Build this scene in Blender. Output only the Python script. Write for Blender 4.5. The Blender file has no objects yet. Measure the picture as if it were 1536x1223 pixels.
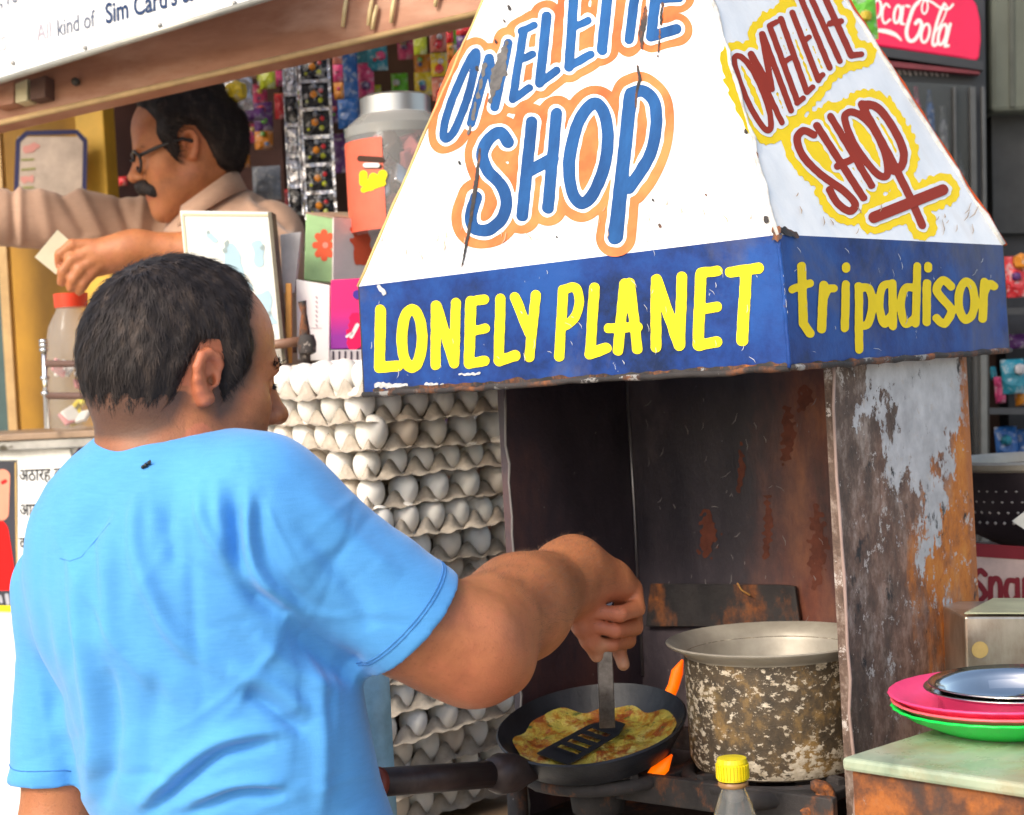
import bpy, math, random
import numpy as np
from mathutils import Vector, Matrix
random.seed(7); rng = np.random.default_rng(7)
S = bpy.context.scene
COL = S.collection
# ------------------------------------------------------------------ camera
F = 2455.0; W0, H0 = 1536.0, 1223.0
ROLL = math.radians(3.2); PITCH = math.radians(0.97); CAMZ = 1.5
cr, sr = math.cos(ROLL), math.sin(ROLL); cp, sp = math.cos(PITCH), math.sin(PITCH)
RX = Matrix.Rotation(-PITCH, 3, 'X')
camd = bpy.data.cameras.new('camera'); cam = bpy.data.objects.new('camera', camd); COL.objects.link(cam)
right = RX @ Vector((cr, 0, -sr)); up = RX @ Vector((sr, 0, cr)); back = RX @ Vector((0, -1, 0))
M4 = Matrix((right, up, back)).transposed().to_4x4(); M4.translation = Vector((0, 0, CAMZ))
cam.matrix_world = M4
camd.sensor_width = 36; camd.lens = F / W0 * 36; camd.clip_end = 300; camd.clip_start = 0.05
camd.dof.use_dof = True; camd.dof.focus_distance = 1.9; camd.dof.aperture_fstop = 7.0
S.camera = cam
# ------------------------------------------------------------------ light
SUN_AZ, SUN_EL = math.radians(230), math.radians(37)      # direction towards the sun, azimuth from +X ccw
world = bpy.data.worlds.new('World'); S.world = world; world.use_nodes = True
wn = world.node_tree; bg = wn.nodes['Background']
sky = wn.nodes.new('ShaderNodeTexSky'); sky.sky_type = 'NISHITA'; sky.sun_disc = False
sky.sun_elevation = SUN_EL; sky.sun_rotation = math.pi / 2 - SUN_AZ
sky.air_density = 1.3; sky.dust_density = 3.5; sky.ozone_density = 1.0
wn.links.new(sky.outputs[0], bg.inputs[0]); bg.inputs[1].default_value = 0.15
sund = bpy.data.lights.new('sun', 'SUN'); sun = bpy.data.objects.new('sun', sund); COL.objects.link(sun)
sund.energy = 1.15; sund.angle = math.radians(14); sund.color = (1, 0.95, 0.87)
sdir = Vector((math.cos(SUN_EL) * math.cos(SUN_AZ), math.cos(SUN_EL) * math.sin(SUN_AZ), math.sin(SUN_EL)))
sun.rotation_euler = sdir.to_track_quat('Z', 'Y').to_euler(); sun.location = (-3, -3, 6)
S.view_settings.view_transform = 'Standard'; S.view_settings.look = 'None'
S.view_settings.exposure = 0.84; S.view_settings.gamma = 1.0; S.view_settings.use_curve_mapping = False
# ------------------------------------------------------------------ geometry helpers
def ray(px, py):
    u, v = px - W0 / 2, py - H0 / 2
    a = u * cr - v * sr; b = -u * sr - v * cr
    return Vector((a, F * cp + b * sp, b * cp - F * sp))
def P(px, py, Y):
    d = ray(px, py); return Vector((0, 0, CAMZ)) + d * (Y / d.y)
def plane3(a, b, c):
    n = (b - a).cross(c - a).normalized()
    if n.y > 0: n = -n                      # normals look towards the street
    return (a, n)
def RP(px, py, pl):
    d = ray(px, py); o = Vector((0, 0, CAMZ)); t = (pl[0] - o).dot(pl[1]) / d.dot(pl[1]); return o + d * t
WLOC = {}
def tag(o, label=None, cat=None, group=None, kind=None):
    if label: o['label'] = label
    if cat: o['category'] = cat
    if group: o['group'] = group
    if kind: o['kind'] = kind
    return o
def thing(name, label, cat, loc, group=None):
    o = bpy.data.objects.new(name, None); COL.objects.link(o); o.location = loc; o.empty_display_size = .05
    WLOC[o.name] = Vector(loc); return tag(o, label, cat, group)
def obj(name, V, Fc, mat, parent=None, smooth=False, base=None):
    V = np.array([tuple(v) for v in V] if not isinstance(V, np.ndarray) else V, dtype=float)
    if parent is not None: loc = WLOC[parent.name]
    else:
        lo, hi = V.min(0), V.max(0); loc = Vector(((lo[0] + hi[0]) / 2, (lo[1] + hi[1]) / 2, lo[2]))
    me = bpy.data.meshes.new(name); me.from_pydata((V - np.array(loc)).tolist(), [], Fc if isinstance(Fc, list) else Fc.tolist())
    if smooth: me.polygons.foreach_set('use_smooth', [True] * len(me.polygons))
    me.materials.append(mat); me.update()
    o = bpy.data.objects.new(name, me); COL.objects.link(o); WLOC[o.name] = Vector(loc)
    if parent is not None: o.parent = parent
    else: o.location = loc
    return o
def slab(pts, t, inward=None):
    """prism: planar polygon pts extruded by vector (away from viewer) of length t"""
    pts = [Vector(p) for p in pts]; n = (pts[1] - pts[0]).cross(pts[2] - pts[0]).normalized()
    if inward is not None:
        if n.dot(inward) < 0: n = -n
    elif n.y < 0: n = -n
    k = len(pts); V = pts + [p + n * t for p in pts]
    Fc = [list(range(k)), list(range(2 * k - 1, k - 1, -1))] + [[i, (i + 1) % k + 0, (i + 1) % k + k, i + k][::-1] for i in range(k)]
    return V, Fc
def fixn(o):
    import bmesh
    bm = bmesh.new(); bm.from_mesh(o.data); bmesh.ops.recalc_face_normals(bm, faces=bm.faces); bm.to_mesh(o.data); bm.free(); return o
def slabo(name, pts, t, mat, parent=None, bevel=0, inward=None):
    V, Fc = slab(pts, t, inward); o = fixn(obj(name, V, Fc, mat, parent))
    if bevel: bev(o, bevel)
    return o
def bev(o, w, seg=2):
    m = o.modifiers.new('bevel', 'BEVEL'); m.width = w; m.segments = seg; m.limit_method = 'ANGLE'; return o
def obox(c, ax, ay, az):
    """oriented box, c centre, half vectors"""
    c, ax, ay, az = map(Vector, (c, ax, ay, az))
    V = [c + ax * i + ay * j + az * k for i in (-1, 1) for j in (-1, 1) for k in (-1, 1)]
    return V, [[0, 1, 3, 2], [4, 6, 7, 5], [0, 4, 5, 1], [2, 3, 7, 6], [0, 2, 6, 4], [1, 5, 7, 3]]
def boxo(name, c, ax, ay, az, mat, parent=None, bevel=0):
    V, Fc = obox(c, ax, ay, az); o = fixn(obj(name, V, Fc, mat, parent))
    if bevel: bev(o, bevel)
    return o
def tubeg(pts, rad, seg=10, caps=True):
    pts = [Vector(p) for p in pts]; n = len(pts)
    if not isinstance(rad, (list, tuple)): rad = [rad] * n
    V, Fc = [], []; ref = None
    for i in range(n):
        t = (pts[min(i + 1, n - 1)] - pts[max(i - 1, 0)]).normalized()
        if ref is None: ref = t.orthogonal().normalized()
        ref = (ref - t * ref.dot(t)).normalized(); b = t.cross(ref)
        for k in range(seg):
            a = 2 * math.pi * k / seg; V.append(pts[i] + (ref * math.cos(a) + b * math.sin(a)) * rad[i])
    for i in range(n - 1):
        for k in range(seg): Fc.append([i * seg + k, i * seg + (k + 1) % seg, (i + 1) * seg + (k + 1) % seg, (i + 1) * seg + k])
    if caps: Fc.append(list(range(seg))[::-1]); Fc.append([(n - 1) * seg + k for k in range(seg)])
    return V, Fc
def tubeo(name, pts, rad, mat, parent=None, seg=10, smooth=True): return obj(name, *tubeg(pts, rad, seg), mat, parent, smooth)
def lathe(c, prof, seg=32, rot=None, wob=0, caps=True):
    V, Fc = [], []; c = Vector(c); rot = rot or Matrix.Identity(3)
    for (r, z) in prof:
        for k in range(seg):
            a = 2 * math.pi * k / seg; rr = r * (1 + wob * math.sin(3 * a + 1) + wob * .6 * math.sin(7 * a))
            V.append(c + rot @ Vector((rr * math.cos(a), rr * math.sin(a), z)))
    for i in range(len(prof) - 1):
        for k in range(seg): Fc.append([i * seg + k, i * seg + (k + 1) % seg, (i + 1) * seg + (k + 1) % seg, (i + 1) * seg + k])
    if caps and prof[0][0] > 1e-4: Fc.append(list(range(seg))[::-1])
    if caps and prof[-1][0] > 1e-4: Fc.append([(len(prof) - 1) * seg + k for k in range(seg)])
    return V, Fc
def latheo(name, c, prof, mat, parent=None, seg=32, rot=None, smooth=True, wob=0, caps=True):
    o = obj(name, *lathe(c, prof, seg, rot, wob, caps), mat, parent, smooth)
    m = o.modifiers.new('edges', 'EDGE_SPLIT'); m.split_angle = math.radians(40); return o
def join(*gs):
    V, Fc = [], []
    for v, f in gs:
        n = len(V); V += [tuple(x) for x in v]; Fc += [[i + n for i in q] for q in f]
    return V, Fc
# 2-d brush strokes painted on a plane -> one flat mesh (union of strokes, marching squares)
def catmull(pts, closed=False, sub=8):
    pts = [np.array(p, float) for p in pts]; n = len(pts)
    if n < 3: return pts
    out = []; rngi = range(n) if closed else range(n - 1)
    for i in rngi:
        if closed: p0, p1, p2, p3 = pts[i - 1], pts[i], pts[(i + 1) % n], pts[(i + 2) % n]
        else: p0, p1, p2, p3 = pts[max(i - 1, 0)], pts[i], pts[i + 1], pts[min(i + 2, n - 1)]
        for k in range(sub):
            t = k / sub; out.append(.5 * (2 * p1 + (p2 - p0) * t + (2 * p0 - 5 * p1 + 4 * p2 - p3) * t * t + (3 * p1 - p0 - 3 * p2 + p3) * t ** 3))
    out.append(pts[0] if closed else pts[-1]); return out
def field(strokes, X, Y):
    D = np.full(X.shape, 1e6)
    for pts, w in strokes:
        n = len(pts)
        ws = w if isinstance(w, (list, tuple)) else [w] * n
        if n == 1: D = np.minimum(D, np.hypot(X - pts[0][0], Y - pts[0][1]) - ws[0] / 2); continue
        for i in range(n - 1):
            a, b = pts[i], pts[i + 1]; wa = ws[min(i, len(ws) - 1)]; wb = ws[min(i + 1, len(ws) - 1)]
            dx, dy = b[0] - a[0], b[1] - a[1]; L = dx * dx + dy * dy + 1e-9
            t = np.clip(((X - a[0]) * dx + (Y - a[1]) * dy) / L, 0, 1)
            D = np.minimum(D, np.hypot(X - a[0] - t * dx, Y - a[1] - t * dy) - (wa + t * (wb - wa)) / 2)
    return D
def wobble(X, Y, s, seed):
    r = np.random.default_rng(seed); out = np.zeros_like(X)
    for k in range(6):
        a = r.uniform(0, 6.28); f = r.uniform(.6, 1.6) / s; out += np.sin((X * math.cos(a) + Y * math.sin(a)) * f * 6.28 + r.uniform(0, 6.28))
    return out / 6
def paintg(strokes, mapf, grow=0, res=2.0, wob=0, wscale=14, seed=1, clip=None):
    xs = [p[0] for s, w in strokes for p in s]; ys = [p[1] for s, w in strokes for p in s]
    mw = max((max(w) if isinstance(w, (list, tuple)) else w) for s, w in strokes) / 2 + grow + wob + 2 * res
    gx = np.arange(min(xs) - mw, max(xs) + mw, res); gy = np.arange(min(ys) - mw, max(ys) + mw, res)
    X, Y = np.meshgrid(gx, gy, indexing='ij'); D = field(strokes, X, Y) - grow
    if wob: D = D + wob * wobble(X, Y, wscale, seed)
    if clip is not None: D = np.maximum(D, clip(X, Y))
    V, Fc = [], []; ins = D < 0
    nI, nJ = D.shape
    def add(poly):
        n = len(V)
        for q in poly: V.append(mapf(*q))
        Fc.append(list(range(n, n + len(poly))))
    full = ins[:-1, :-1] & ins[1:, :-1] & ins[1:, 1:] & ins[:-1, 1:]
    anyc = ins[:-1, :-1] | ins[1:, :-1] | ins[1:, 1:] | ins[:-1, 1:]
    for i in range(nI - 1):
        if not anyc[i].any(): continue
        j = 0
        while j < nJ - 1:
            if full[i, j]:
                j0 = j
                while j < nJ - 1 and full[i, j]: j += 1
                add([(gx[i], gy[j0]), (gx[i + 1], gy[j0]), (gx[i + 1], gy[j]), (gx[i], gy[j])]); continue
            if anyc[i, j]:
                cs = [(gx[i], gy[j], D[i, j]), (gx[i + 1], gy[j], D[i + 1, j]), (gx[i + 1], gy[j + 1], D[i + 1, j + 1]), (gx[i], gy[j + 1], D[i, j + 1])]
                poly = []
                for k in range(4):
                    a, b = cs[k], cs[(k + 1) % 4]
                    if a[2] < 0: poly.append(a[:2])
                    if (a[2] < 0) != (b[2] < 0):
                        t = a[2] / (a[2] - b[2]); poly.append((a[0] + t * (b[0] - a[0]), a[1] + t * (b[1] - a[1])))
                if len(poly) >= 3: add(poly)
            j += 1
    return V, Fc
def on(pl, off=.0006):
    a, n = pl; o = Vector((0, 0, CAMZ)); num = (a + n * off - o).dot(n)
    def f(x, y):
        d = ray(x, y); return o + d * (num / d.dot(n))
    return f
SUBP = {}
def paint(name, strokes, pl, mat, parent, grow=0, off=.0006, **k):
    parent = SUBP.get(id(pl), parent)
    g = paintg(strokes, on(pl, off), grow, **k)
    return obj(name, *g, mat, parent) if g[0] else None
def ell(cx, cy, rx, ry, n=28, rot=0):
    c, s = math.cos(rot), math.sin(rot)
    return [(cx + rx * math.cos(a) * c - ry * math.sin(a) * s, cy + rx * math.cos(a) * s + ry * math.sin(a) * c) for a in [2 * math.pi * i / n for i in range(n + 1)]]
def textg(s, size, origin, ud, vd, n, off=.001, bold=0, space=1.0):
    c = bpy.data.curves.new('t', 'FONT'); c.body = s; c.size = 1.0; c.offset = bold; c.space_character = space; c.resolution_u = 4
    o = bpy.data.objects.new('t', c); COL.objects.link(o)
    dg = bpy.context.evaluated_depsgraph_get(); me = o.evaluated_get(dg).to_mesh()
    V = [origin + ud * (v.co.x * size) + vd * (v.co.y * size) + n * off for v in me.vertices]; Fc = [list(p.vertices) for p in me.polygons]
    o.evaluated_get(dg).to_mesh_clear(); bpy.data.objects.remove(o); bpy.data.curves.remove(c); return V, Fc
# ------------------------------------------------------------------ signed distance modelling
def smin(a, b, k):
    if k <= 0: return np.minimum(a, b)
    h = np.maximum(k - np.abs(a - b), 0) / k; return np.minimum(a, b) - h * h * k * .25
class SDF:
    def __init__(s, lo, hi, h):
        s.h = h; s.ax = [np.arange(lo[i], hi[i] + h, h, dtype=np.float32) for i in range(3)]
        s.D = np.full([len(a) for a in s.ax], .08, np.float32)
    def sl(s, lo, hi, pad):
        return tuple(slice(max(0, int(np.searchsorted(a, lo[i] - pad)) - 1), int(np.searchsorted(a, hi[i] + pad)) + 1) for i, a in enumerate(s.ax))
    def grid(s, q): return np.meshgrid(*[s.ax[i][q[i]] for i in range(3)], indexing='ij', sparse=True)
    def put(s, q, d, k, op):
        if op == 'add': s.D[q] = smin(s.D[q], d, k)
        else: s.D[q] = -smin(-s.D[q], d, k)
    def cone(s, a, b, ra, rb, k=.02, op='add', aniso=None, pad=.05):
        a, b = np.array(a, float), np.array(b, float); r = max(ra, rb) * (aniso[1] if aniso else 1)
        q = s.sl(np.minimum(a, b) - r, np.maximum(a, b) + r, pad); X, Y, Z = s.grid(q)
        x, y, z = X - a[0], Y - a[1], Z - a[2]; v = b - a
        if aniso:      # (direction, stretch)
            d = np.array(aniso[0]) / np.linalg.norm(aniso[0]); g = 1 / aniso[1] - 1
            t = (x * d[0] + y * d[1] + z * d[2]) * g; x, y, z = x + t * d[0], y + t * d[1], z + t * d[2]; v = v + d * (v @ d) * g
        t = np.clip((x * v[0] + y * v[1] + z * v[2]) / (v @ v + 1e-12), 0, 1)
        dd = np.sqrt((x - t * v[0]) ** 2 + (y - t * v[1]) ** 2 + (z - t * v[2]) ** 2) - (ra + t * (rb - ra))
        s.put(q, dd, k, op)
    def chain(s, pts, rs, k=.008, **kw):
        for i in range(len(pts) - 1): s.cone(pts[i], pts[i + 1], rs[i], rs[i + 1], k, **kw)
    def ell(s, c, r, R=None, k=.02, op='add', pad=.05):
        c = np.array(c, float); m = max(r); q = s.sl(c - m, c + m, pad); X, Y, Z = s.grid(q); x, y, z = X - c[0], Y - c[1], Z - c[2]
        if R is not None: x, y, z = [x * R[i][0] + y * R[i][1] + z * R[i][2] for i in range(3)]
        k0 = np.sqrt((x / r[0]) ** 2 + (y / r[1]) ** 2 + (z / r[2]) ** 2); k1 = np.sqrt((x / r[0] ** 2) ** 2 + (y / r[1] ** 2) ** 2 + (z / r[2] ** 2) ** 2) + 1e-9
        s.put(q, k0 * (k0 - 1) / k1, k, op)
    def cut(s, p, n, k=0):
        X, Y, Z = s.grid(tuple(slice(None) for _ in range(3))); d = (X - p[0]) * n[0] + (Y - p[1]) * n[1] + (Z - p[2]) * n[2]
        s.D = -smin(-s.D, -d.astype(np.float32), k)
    def mesh(s):
        D = s.D; ins = D < 0; nx, ny, nz = D.shape
        C = [(i, j, k) for i in (0, 1) for j in (0, 1) for k in (0, 1)]
        cnt = np.zeros((nx - 1, ny - 1, nz - 1), np.int8)
        for i, j, k in C: cnt += ins[i:nx - 1 + i, j:ny - 1 + j, k:nz - 1 + k]
        I = np.argwhere((cnt > 0) & (cnt < 8)); idx = np.full(cnt.shape, -1, np.int32); idx[tuple(I.T)] = np.arange(len(I))
        acc = np.zeros((len(I), 3)); num = np.zeros(len(I))
        vals = {c: D[I[:, 0] + c[0], I[:, 1] + c[1], I[:, 2] + c[2]] for c in C}
        for c in C:
            for ax in range(3):
                if c[ax]: continue
                d = list(c); d[ax] = 1; d = tuple(d); a, b = vals[c], vals[d]; m = (a < 0) != (b < 0)
                t = np.where(m, a / np.where(m, a - b, 1), 0)
                p = np.tile(np.array(c, float), (len(I), 1)); p[:, ax] += t; acc[m] += p[m]; num[m] += 1
        V = np.stack([s.ax[i][0] + (I[:, i] + acc[:, i] / num) * s.h for i in range(3)], 1)
        Fs = []
        for ax in range(3):
            o1, o2 = [(1, 2), (2, 0), (0, 1)][ax]
            sa = [slice(None)] * 3; sb = [slice(None)] * 3; sa[ax] = slice(0, -1); sb[ax] = slice(1, None)
            a, b = ins[tuple(sa)], ins[tuple(sb)]; E = np.argwhere(a != b); E = E[(E[:, o1] > 0) & (E[:, o2] > 0) & (E[:, o1] < D.shape[o1] - 1) & (E[:, o2] < D.shape[o2] - 1)]
            fl = a[tuple(E.T)]; qs = []
            for d1, d2 in ((0, 0), (1, 0), (1, 1), (0, 1)):
                e = E.copy(); e[:, o1] -= 1 - d1; e[:, o2] -= 1 - d2; qs.append(idx[tuple(e.T)])
            Q = np.stack(qs, 1); Q[~fl] = Q[~fl][:, ::-1]; Fs.append(Q)
        return V, np.concatenate(Fs)
def smoothm(V, Fc, it=2, lam=.5):
    n = len(V); e = np.concatenate([Fc[:, [i, (i + 1) % 4]] for i in range(4)]); cnt = np.bincount(e[:, 0], minlength=n) + np.bincount(e[:, 1], minlength=n)
    for _ in range(it):
        acc = np.stack([np.bincount(e[:, 0], V[e[:, 1], k], n) + np.bincount(e[:, 1], V[e[:, 0], k], n) for k in range(3)], 1)
        V = V + lam * (acc / np.maximum(cnt, 1)[:, None] - V)
    return V
def normals(V, Fc):
    n = np.cross(V[Fc[:, 2]] - V[Fc[:, 0]], V[Fc[:, 3]] - V[Fc[:, 1]]); N = np.zeros_like(V)
    for i in range(4):
        for k in range(3): N[:, k] += np.bincount(Fc[:, i], n[:, k], len(V))
    return N / (np.linalg.norm(N, axis=1)[:, None] + 1e-12)
def poly_sdf(px, pz, poly):
    d = np.full(np.broadcast(px, pz).shape, 1e9); s = np.zeros(d.shape, bool); n = len(poly)
    for i in range(n):
        ax, az = poly[i]; bx, bz = poly[(i + 1) % n]; ex, ez = bx - ax, bz - az
        t = np.clip(((px - ax) * ex + (pz - az) * ez) / (ex * ex + ez * ez), 0, 1); d = np.minimum(d, (px - ax - t * ex) ** 2 + (pz - az - t * ez) ** 2)
        c = ((az > pz) != (bz > pz)) & (px < (bx - ax) * (pz - az) / (bz - az + 1e-12) + ax); s ^= c
    return np.where(s, -1, 1) * np.sqrt(d)
# ------------------------------------------------------------------ materials
class MB:
    def __init__(s, name, col=(.5, .5, .5), rough=.5, metal=0.0, **kw):
        s.m = bpy.data.materials.new(name); s.m.use_nodes = True; s.t = s.m.node_tree; s.b = s.t.nodes['Principled BSDF']
        s.set('Base Color', col); s.b.inputs['Roughness'].default_value = rough; s.b.inputs['Metallic'].default_value = metal
        for k, v in kw.items(): s.b.inputs[k.replace('_', ' ')].default_value = v
    def set(s, inp, v):
        if hasattr(v, 'is_output') or isinstance(v, bpy.types.NodeSocket): s.t.links.new(v, s.b.inputs[inp])
        elif isinstance(v, (int, float)): s.b.inputs[inp].default_value = v
        else: s.b.inputs[inp].default_value = (*v, 1)
    def coord(s, scale=(1, 1, 1), kind='Object', rot=(0, 0, 0)):
        tc = s.t.nodes.new('ShaderNodeTexCoord'); mp = s.t.nodes.new('ShaderNodeMapping'); mp.inputs['Scale'].default_value = scale; mp.inputs['Rotation'].default_value = rot
        s.t.links.new(tc.outputs[kind], mp.inputs[0]); return mp.outputs[0]
    def noise(s, scale, detail=6, rough=.6, stretch=(1, 1, 1), dist=0, kind='Object', rot=(0, 0, 0)):
        n = s.t.nodes.new('ShaderNodeTexNoise'); n.inputs['Scale'].default_value = scale; n.inputs['Detail'].default_value = detail; n.inputs['Roughness'].default_value = rough; n.inputs['Distortion'].default_value = dist
        s.t.links.new(s.coord(stretch, kind, rot), n.inputs['Vector']); return n.outputs[0]
    def vor(s, scale, stretch=(1, 1, 1)):
        n = s.t.nodes.new('ShaderNodeTexVoronoi'); n.inputs['Scale'].default_value = scale; s.t.links.new(s.coord(stretch), n.inputs['Vector']); return n.outputs[0]
    def wave(s, scale, stretch=(1, 1, 1), dist=2, rot=(0, 0, 0)):
        n = s.t.nodes.new('ShaderNodeTexWave'); n.inputs['Scale'].default_value = scale; n.inputs['Distortion'].default_value = dist; s.t.links.new(s.coord(stretch, 'Object', rot), n.inputs['Vector']); return n.outputs['Fac']
    def gen(s, axis, kind='Generated'):
        x = s.t.nodes.new('ShaderNodeSeparateXYZ'); s.t.links.new(s.coord(kind=kind), x.inputs[0]); return x.outputs[axis]
    def attr(s, name):
        n = s.t.nodes.new('ShaderNodeAttribute'); n.attribute_name = name; return n.outputs['Fac']
    def math(s, op, a, b=0.0, c=None):
        n = s.t.nodes.new('ShaderNodeMath'); n.operation = op
        for i, v in enumerate((a, b) if c is None else (a, b, c)):
            if isinstance(v, (int, float)): n.inputs[i].default_value = v
            else: s.t.links.new(v, n.inputs[i])
        return n.outputs[0]
    def ramp(s, f, stops):
        n = s.t.nodes.new('ShaderNodeValToRGB'); s.t.links.new(f, n.inputs[0]); e = n.color_ramp.elements
        while len(e) < len(stops): e.new(.5)
        for i, (p, c) in enumerate(stops):
            e[i].position = p; e[i].color = (*c, 1) if not isinstance(c, (int, float)) else (c, c, c, 1)
        return n.outputs[0]
    def step(s, f, a, b): return s.ramp(f, [(a, 0.0), (b, 1.0)])
    def mix(s, f, a, b):
        n = s.t.nodes.new('ShaderNodeMix'); n.data_type = 'RGBA'; n.clamp_factor = True
        for i, v in ((0, f), (6, a), (7, b)):
            if isinstance(v, bpy.types.NodeSocket): s.t.links.new(v, n.inputs[i])
            elif isinstance(v, (int, float)): n.inputs[i].default_value = v
            else: n.inputs[i].default_value = (*v, 1)
        return n.outputs[2]
    def bump(s, h, strength=.3, dist=.002):
        n = s.t.nodes.new('ShaderNodeBump'); n.inputs['Strength'].default_value = strength; n.inputs['Distance'].default_value = dist
        s.t.links.new(h, n.inputs['Height']); s.t.links.new(n.outputs[0], s.b.inputs['Normal']); return s
def plain(name, col, rough=.5, metal=0., var=.25, scale=18, bump=.15, **kw):
    m = MB(name, col, rough, metal, **kw); n = m.noise(scale, 8, .65)
    dk = tuple(c * (1 - var) for c in col); lt = tuple(min(1, c * (1 + var * .6)) for c in col)
    m.set('Base Color', m.ramp(n, [(.3, dk), (.7, lt)])); m.bump(m.noise(scale * 6, 5), bump, .002); return m.m
def foilpack(name, col, rough=.25, metal=0.):
    m = MB(name, col, rough, metal); n = m.noise(38, 4, .6); m.set('Base Color', m.mix(m.step(m.noise(70, 3), .55, .6), m.ramp(n, [(.3, tuple(c * .6 for c in col)), (.7, tuple(min(1, c * 1.15) for c in col))]), tuple(min(1, c * .5 + .25) for c in col))); m.bump(m.math('ADD', m.vor(55), m.noise(45, 5)), .8, .006); return m.m
def cloth(name, col, scale=900, sheen=.25):
    m = MB(name, col, .85); n = m.noise(9, 5); f = m.noise(300, 4, .75, (.16, .16, 1.5))
    c = m.ramp(n, [(.3, tuple(x * .88 for x in col)), (.75, tuple(min(1, x * 1.06) for x in col))])
    m.set('Base Color', m.mix(m.math('MULTIPLY', m.step(f, .35, .7), .3), c, tuple(min(1, x * 1.25 + .03) for x in col)))
    m.b.inputs['Sheen Weight'].default_value = sheen; m.b.inputs['Sheen Roughness'].default_value = .4
    m.bump(m.math('ADD', m.noise(scale, 2), m.math('MULTIPLY', m.noise(28, 5, .6, (1, 1, .5)), 2.0)), .25, .0018); return m.m
def flat(name, col, rough=.6, **kw):
    m = MB(name, col, rough, **kw); m.b.inputs['Specular IOR Level'].default_value = .18; n = m.noise(25, 5); m.set('Base Color', m.ramp(n, [(.3, tuple(c * .9 for c in col)), (.7, col)])); return m.m
def rusty(name, paint=None, amt=.5, dark=.5, scale=7):
    m = MB(name, (.2, .1, .05), .8)
    n1 = m.noise(scale, 10, .68, (1, 1, .6)); n2 = m.noise(scale * 2.7, 10, .7); n3 = m.noise(scale * .8, 8, .6, (1, 1, .45))
    r = m.ramp(n2, [(.25, (.035, .02, .015)), (.42, (.13, .045, .018)), (.58, (.36, .11, .02)), (.75, (.22, .12, .07))])
    soot = m.ramp(n3, [(.3, (.012, .011, .012)), (.75, (.06, .05, .048))])
    c = m.mix(m.step(n1, dark - .08, dark + .1), r, soot)
    if paint is not None:
        pf = m.step(m.noise(scale * 1.3, 12, .72), amt, amt + .03); c = m.mix(pf, c, m.ramp(m.noise(40, 5), [(.3, tuple(x * .7 for x in paint)), (.7, paint)]))
    m.set('Base Color', c); m.bump(m.math('ADD', n1, m.noise(60, 6)), .5, .004); return m.m
# ------------------------------------------------------------------ the ground
gm = MB('ground_dust', (.3, .27, .23), .95); gm.set('Base Color', gm.ramp(gm.noise(1.3, 9), [(.3, (.36, .33, .28)), (.7, (.54, .5, .44))])); gm.bump(gm.noise(40, 8), .5, .01)
tag(obj('ground', [(-60, -60, 0), (60, -60, 0), (60, 60, 0), (-60, 60, 0)], [[0, 1, 2, 3]], gm.m), 'dusty pale street ground', kind='structure')
UP = Vector((0, 0, 1))
# ------------------------------------------------------------------ the hood
YN, YL, YR = 1.78, 2.19, 2.24
bN, bL, bR = P(1185, 552, YN), P(545, 592, YL), P(1515, 526, YR)
tN = P(1168, 352, YN)
plBF, plBR = plane3(bL, bN, tN), plane3(bN, bR, tN); tL, tR = RP(537, 430, plBF), RP(1505, 368, plBR)
aN = P(1013, -200, 2.075)
plF, plR = plane3(tL, tN, aN), plane3(tN, tR, aN)
aL, aR = RP(812, -200, plF), RP(1140, -200, plR)
tB, bB, aB = tL + tR - tN, bL + bR - bN, aL + aR - aN
mid = (bN + bL + bR + bB) / 4
white = MB('hood_white_enamel', (.8, .8, .79), .35); _n = white.noise(5, 9, .7); _c = white.ramp(_n, [(.25, (.7, .69, .68)), (.6, (.83, .83, .83))])
_c = white.mix(white.step(white.noise(30, 10, .75), .69, .705), _c, (.12, .06, .035)); _c = white.mix(white.math('MULTIPLY', white.step(white.noise(9, 8, .6, (1, 1, .12)), .58, .8), .35), _c, (.55, .42, .3))
white.set('Base Color', _c); white.bump(white.math('ADD', white.math('MULTIPLY', white.noise(4, 3), 6.0), white.noise(16, 6)), .3, .005); white = white.m
blue = MB('hood_blue_enamel', (.02, .09, .42), .5, Specular_IOR_Level=.25); _n = blue.noise(7, 9, .7)
_c = blue.ramp(_n, [(.36, (.008, .02, .07)), (.48, (.011, .042, .2)), (.62, (.015, .075, .3))]); _c = blue.mix(blue.step(blue.noise(3.6, 7, .65, dist=1), .54, .74), _c, (.09, .095, .15))
_c = blue.mix(blue.step(blue.noise(60, 10, .75, (1, 1, .5)), .675, .69), _c, (.45, .48, .52)); _c = blue.mix(blue.step(blue.noise(22, 10, .75), .65, .67), _c, (.1, .05, .03))
blue.set('Base Color', _c); blue.bump(blue.math('ADD', blue.math('MULTIPLY', blue.noise(5, 3), 5.0), blue.noise(14, 6)), .35, .005); blue = blue.m
rustdark = rusty('scorched_rusty_edge', (.3, .29, .28), .58, .4, 16)
soot = MB('sooty_steel', (.02, .018, .02), .55)
_c = soot.ramp(soot.noise(6, 9, .65, (1, 1, .5)), [(.3, (.012, .011, .014)), (.62, (.03, .026, .03)), (.8, (.09, .045, .03))])
soot.set('Base Color', _c); soot.bump(soot.noise(25, 8), .3, .004); soot = soot.m
hood = thing('cooking_hood', 'big white and blue hand-painted sheet metal hood reading OMELETTE SHOP over the stove', 'hood', (mid.x, mid.y, min(bN.z, bL.z)))
def panel(name, pts, mat, par=hood, t=.0025):
    return slabo(name, pts, t, mat, par, inward=(mid - sum((Vector(p) for p in pts), Vector()) / len(pts)))
pF = panel('front_panel', [tL, tN, aN, aL], white); pR = panel('side_panel', [tN, tR, aR, aN], white)
panel('back_panel', [tR, tB, aB, aR], soot); panel('side_panel', [tB, tL, aL, aB], soot)
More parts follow.
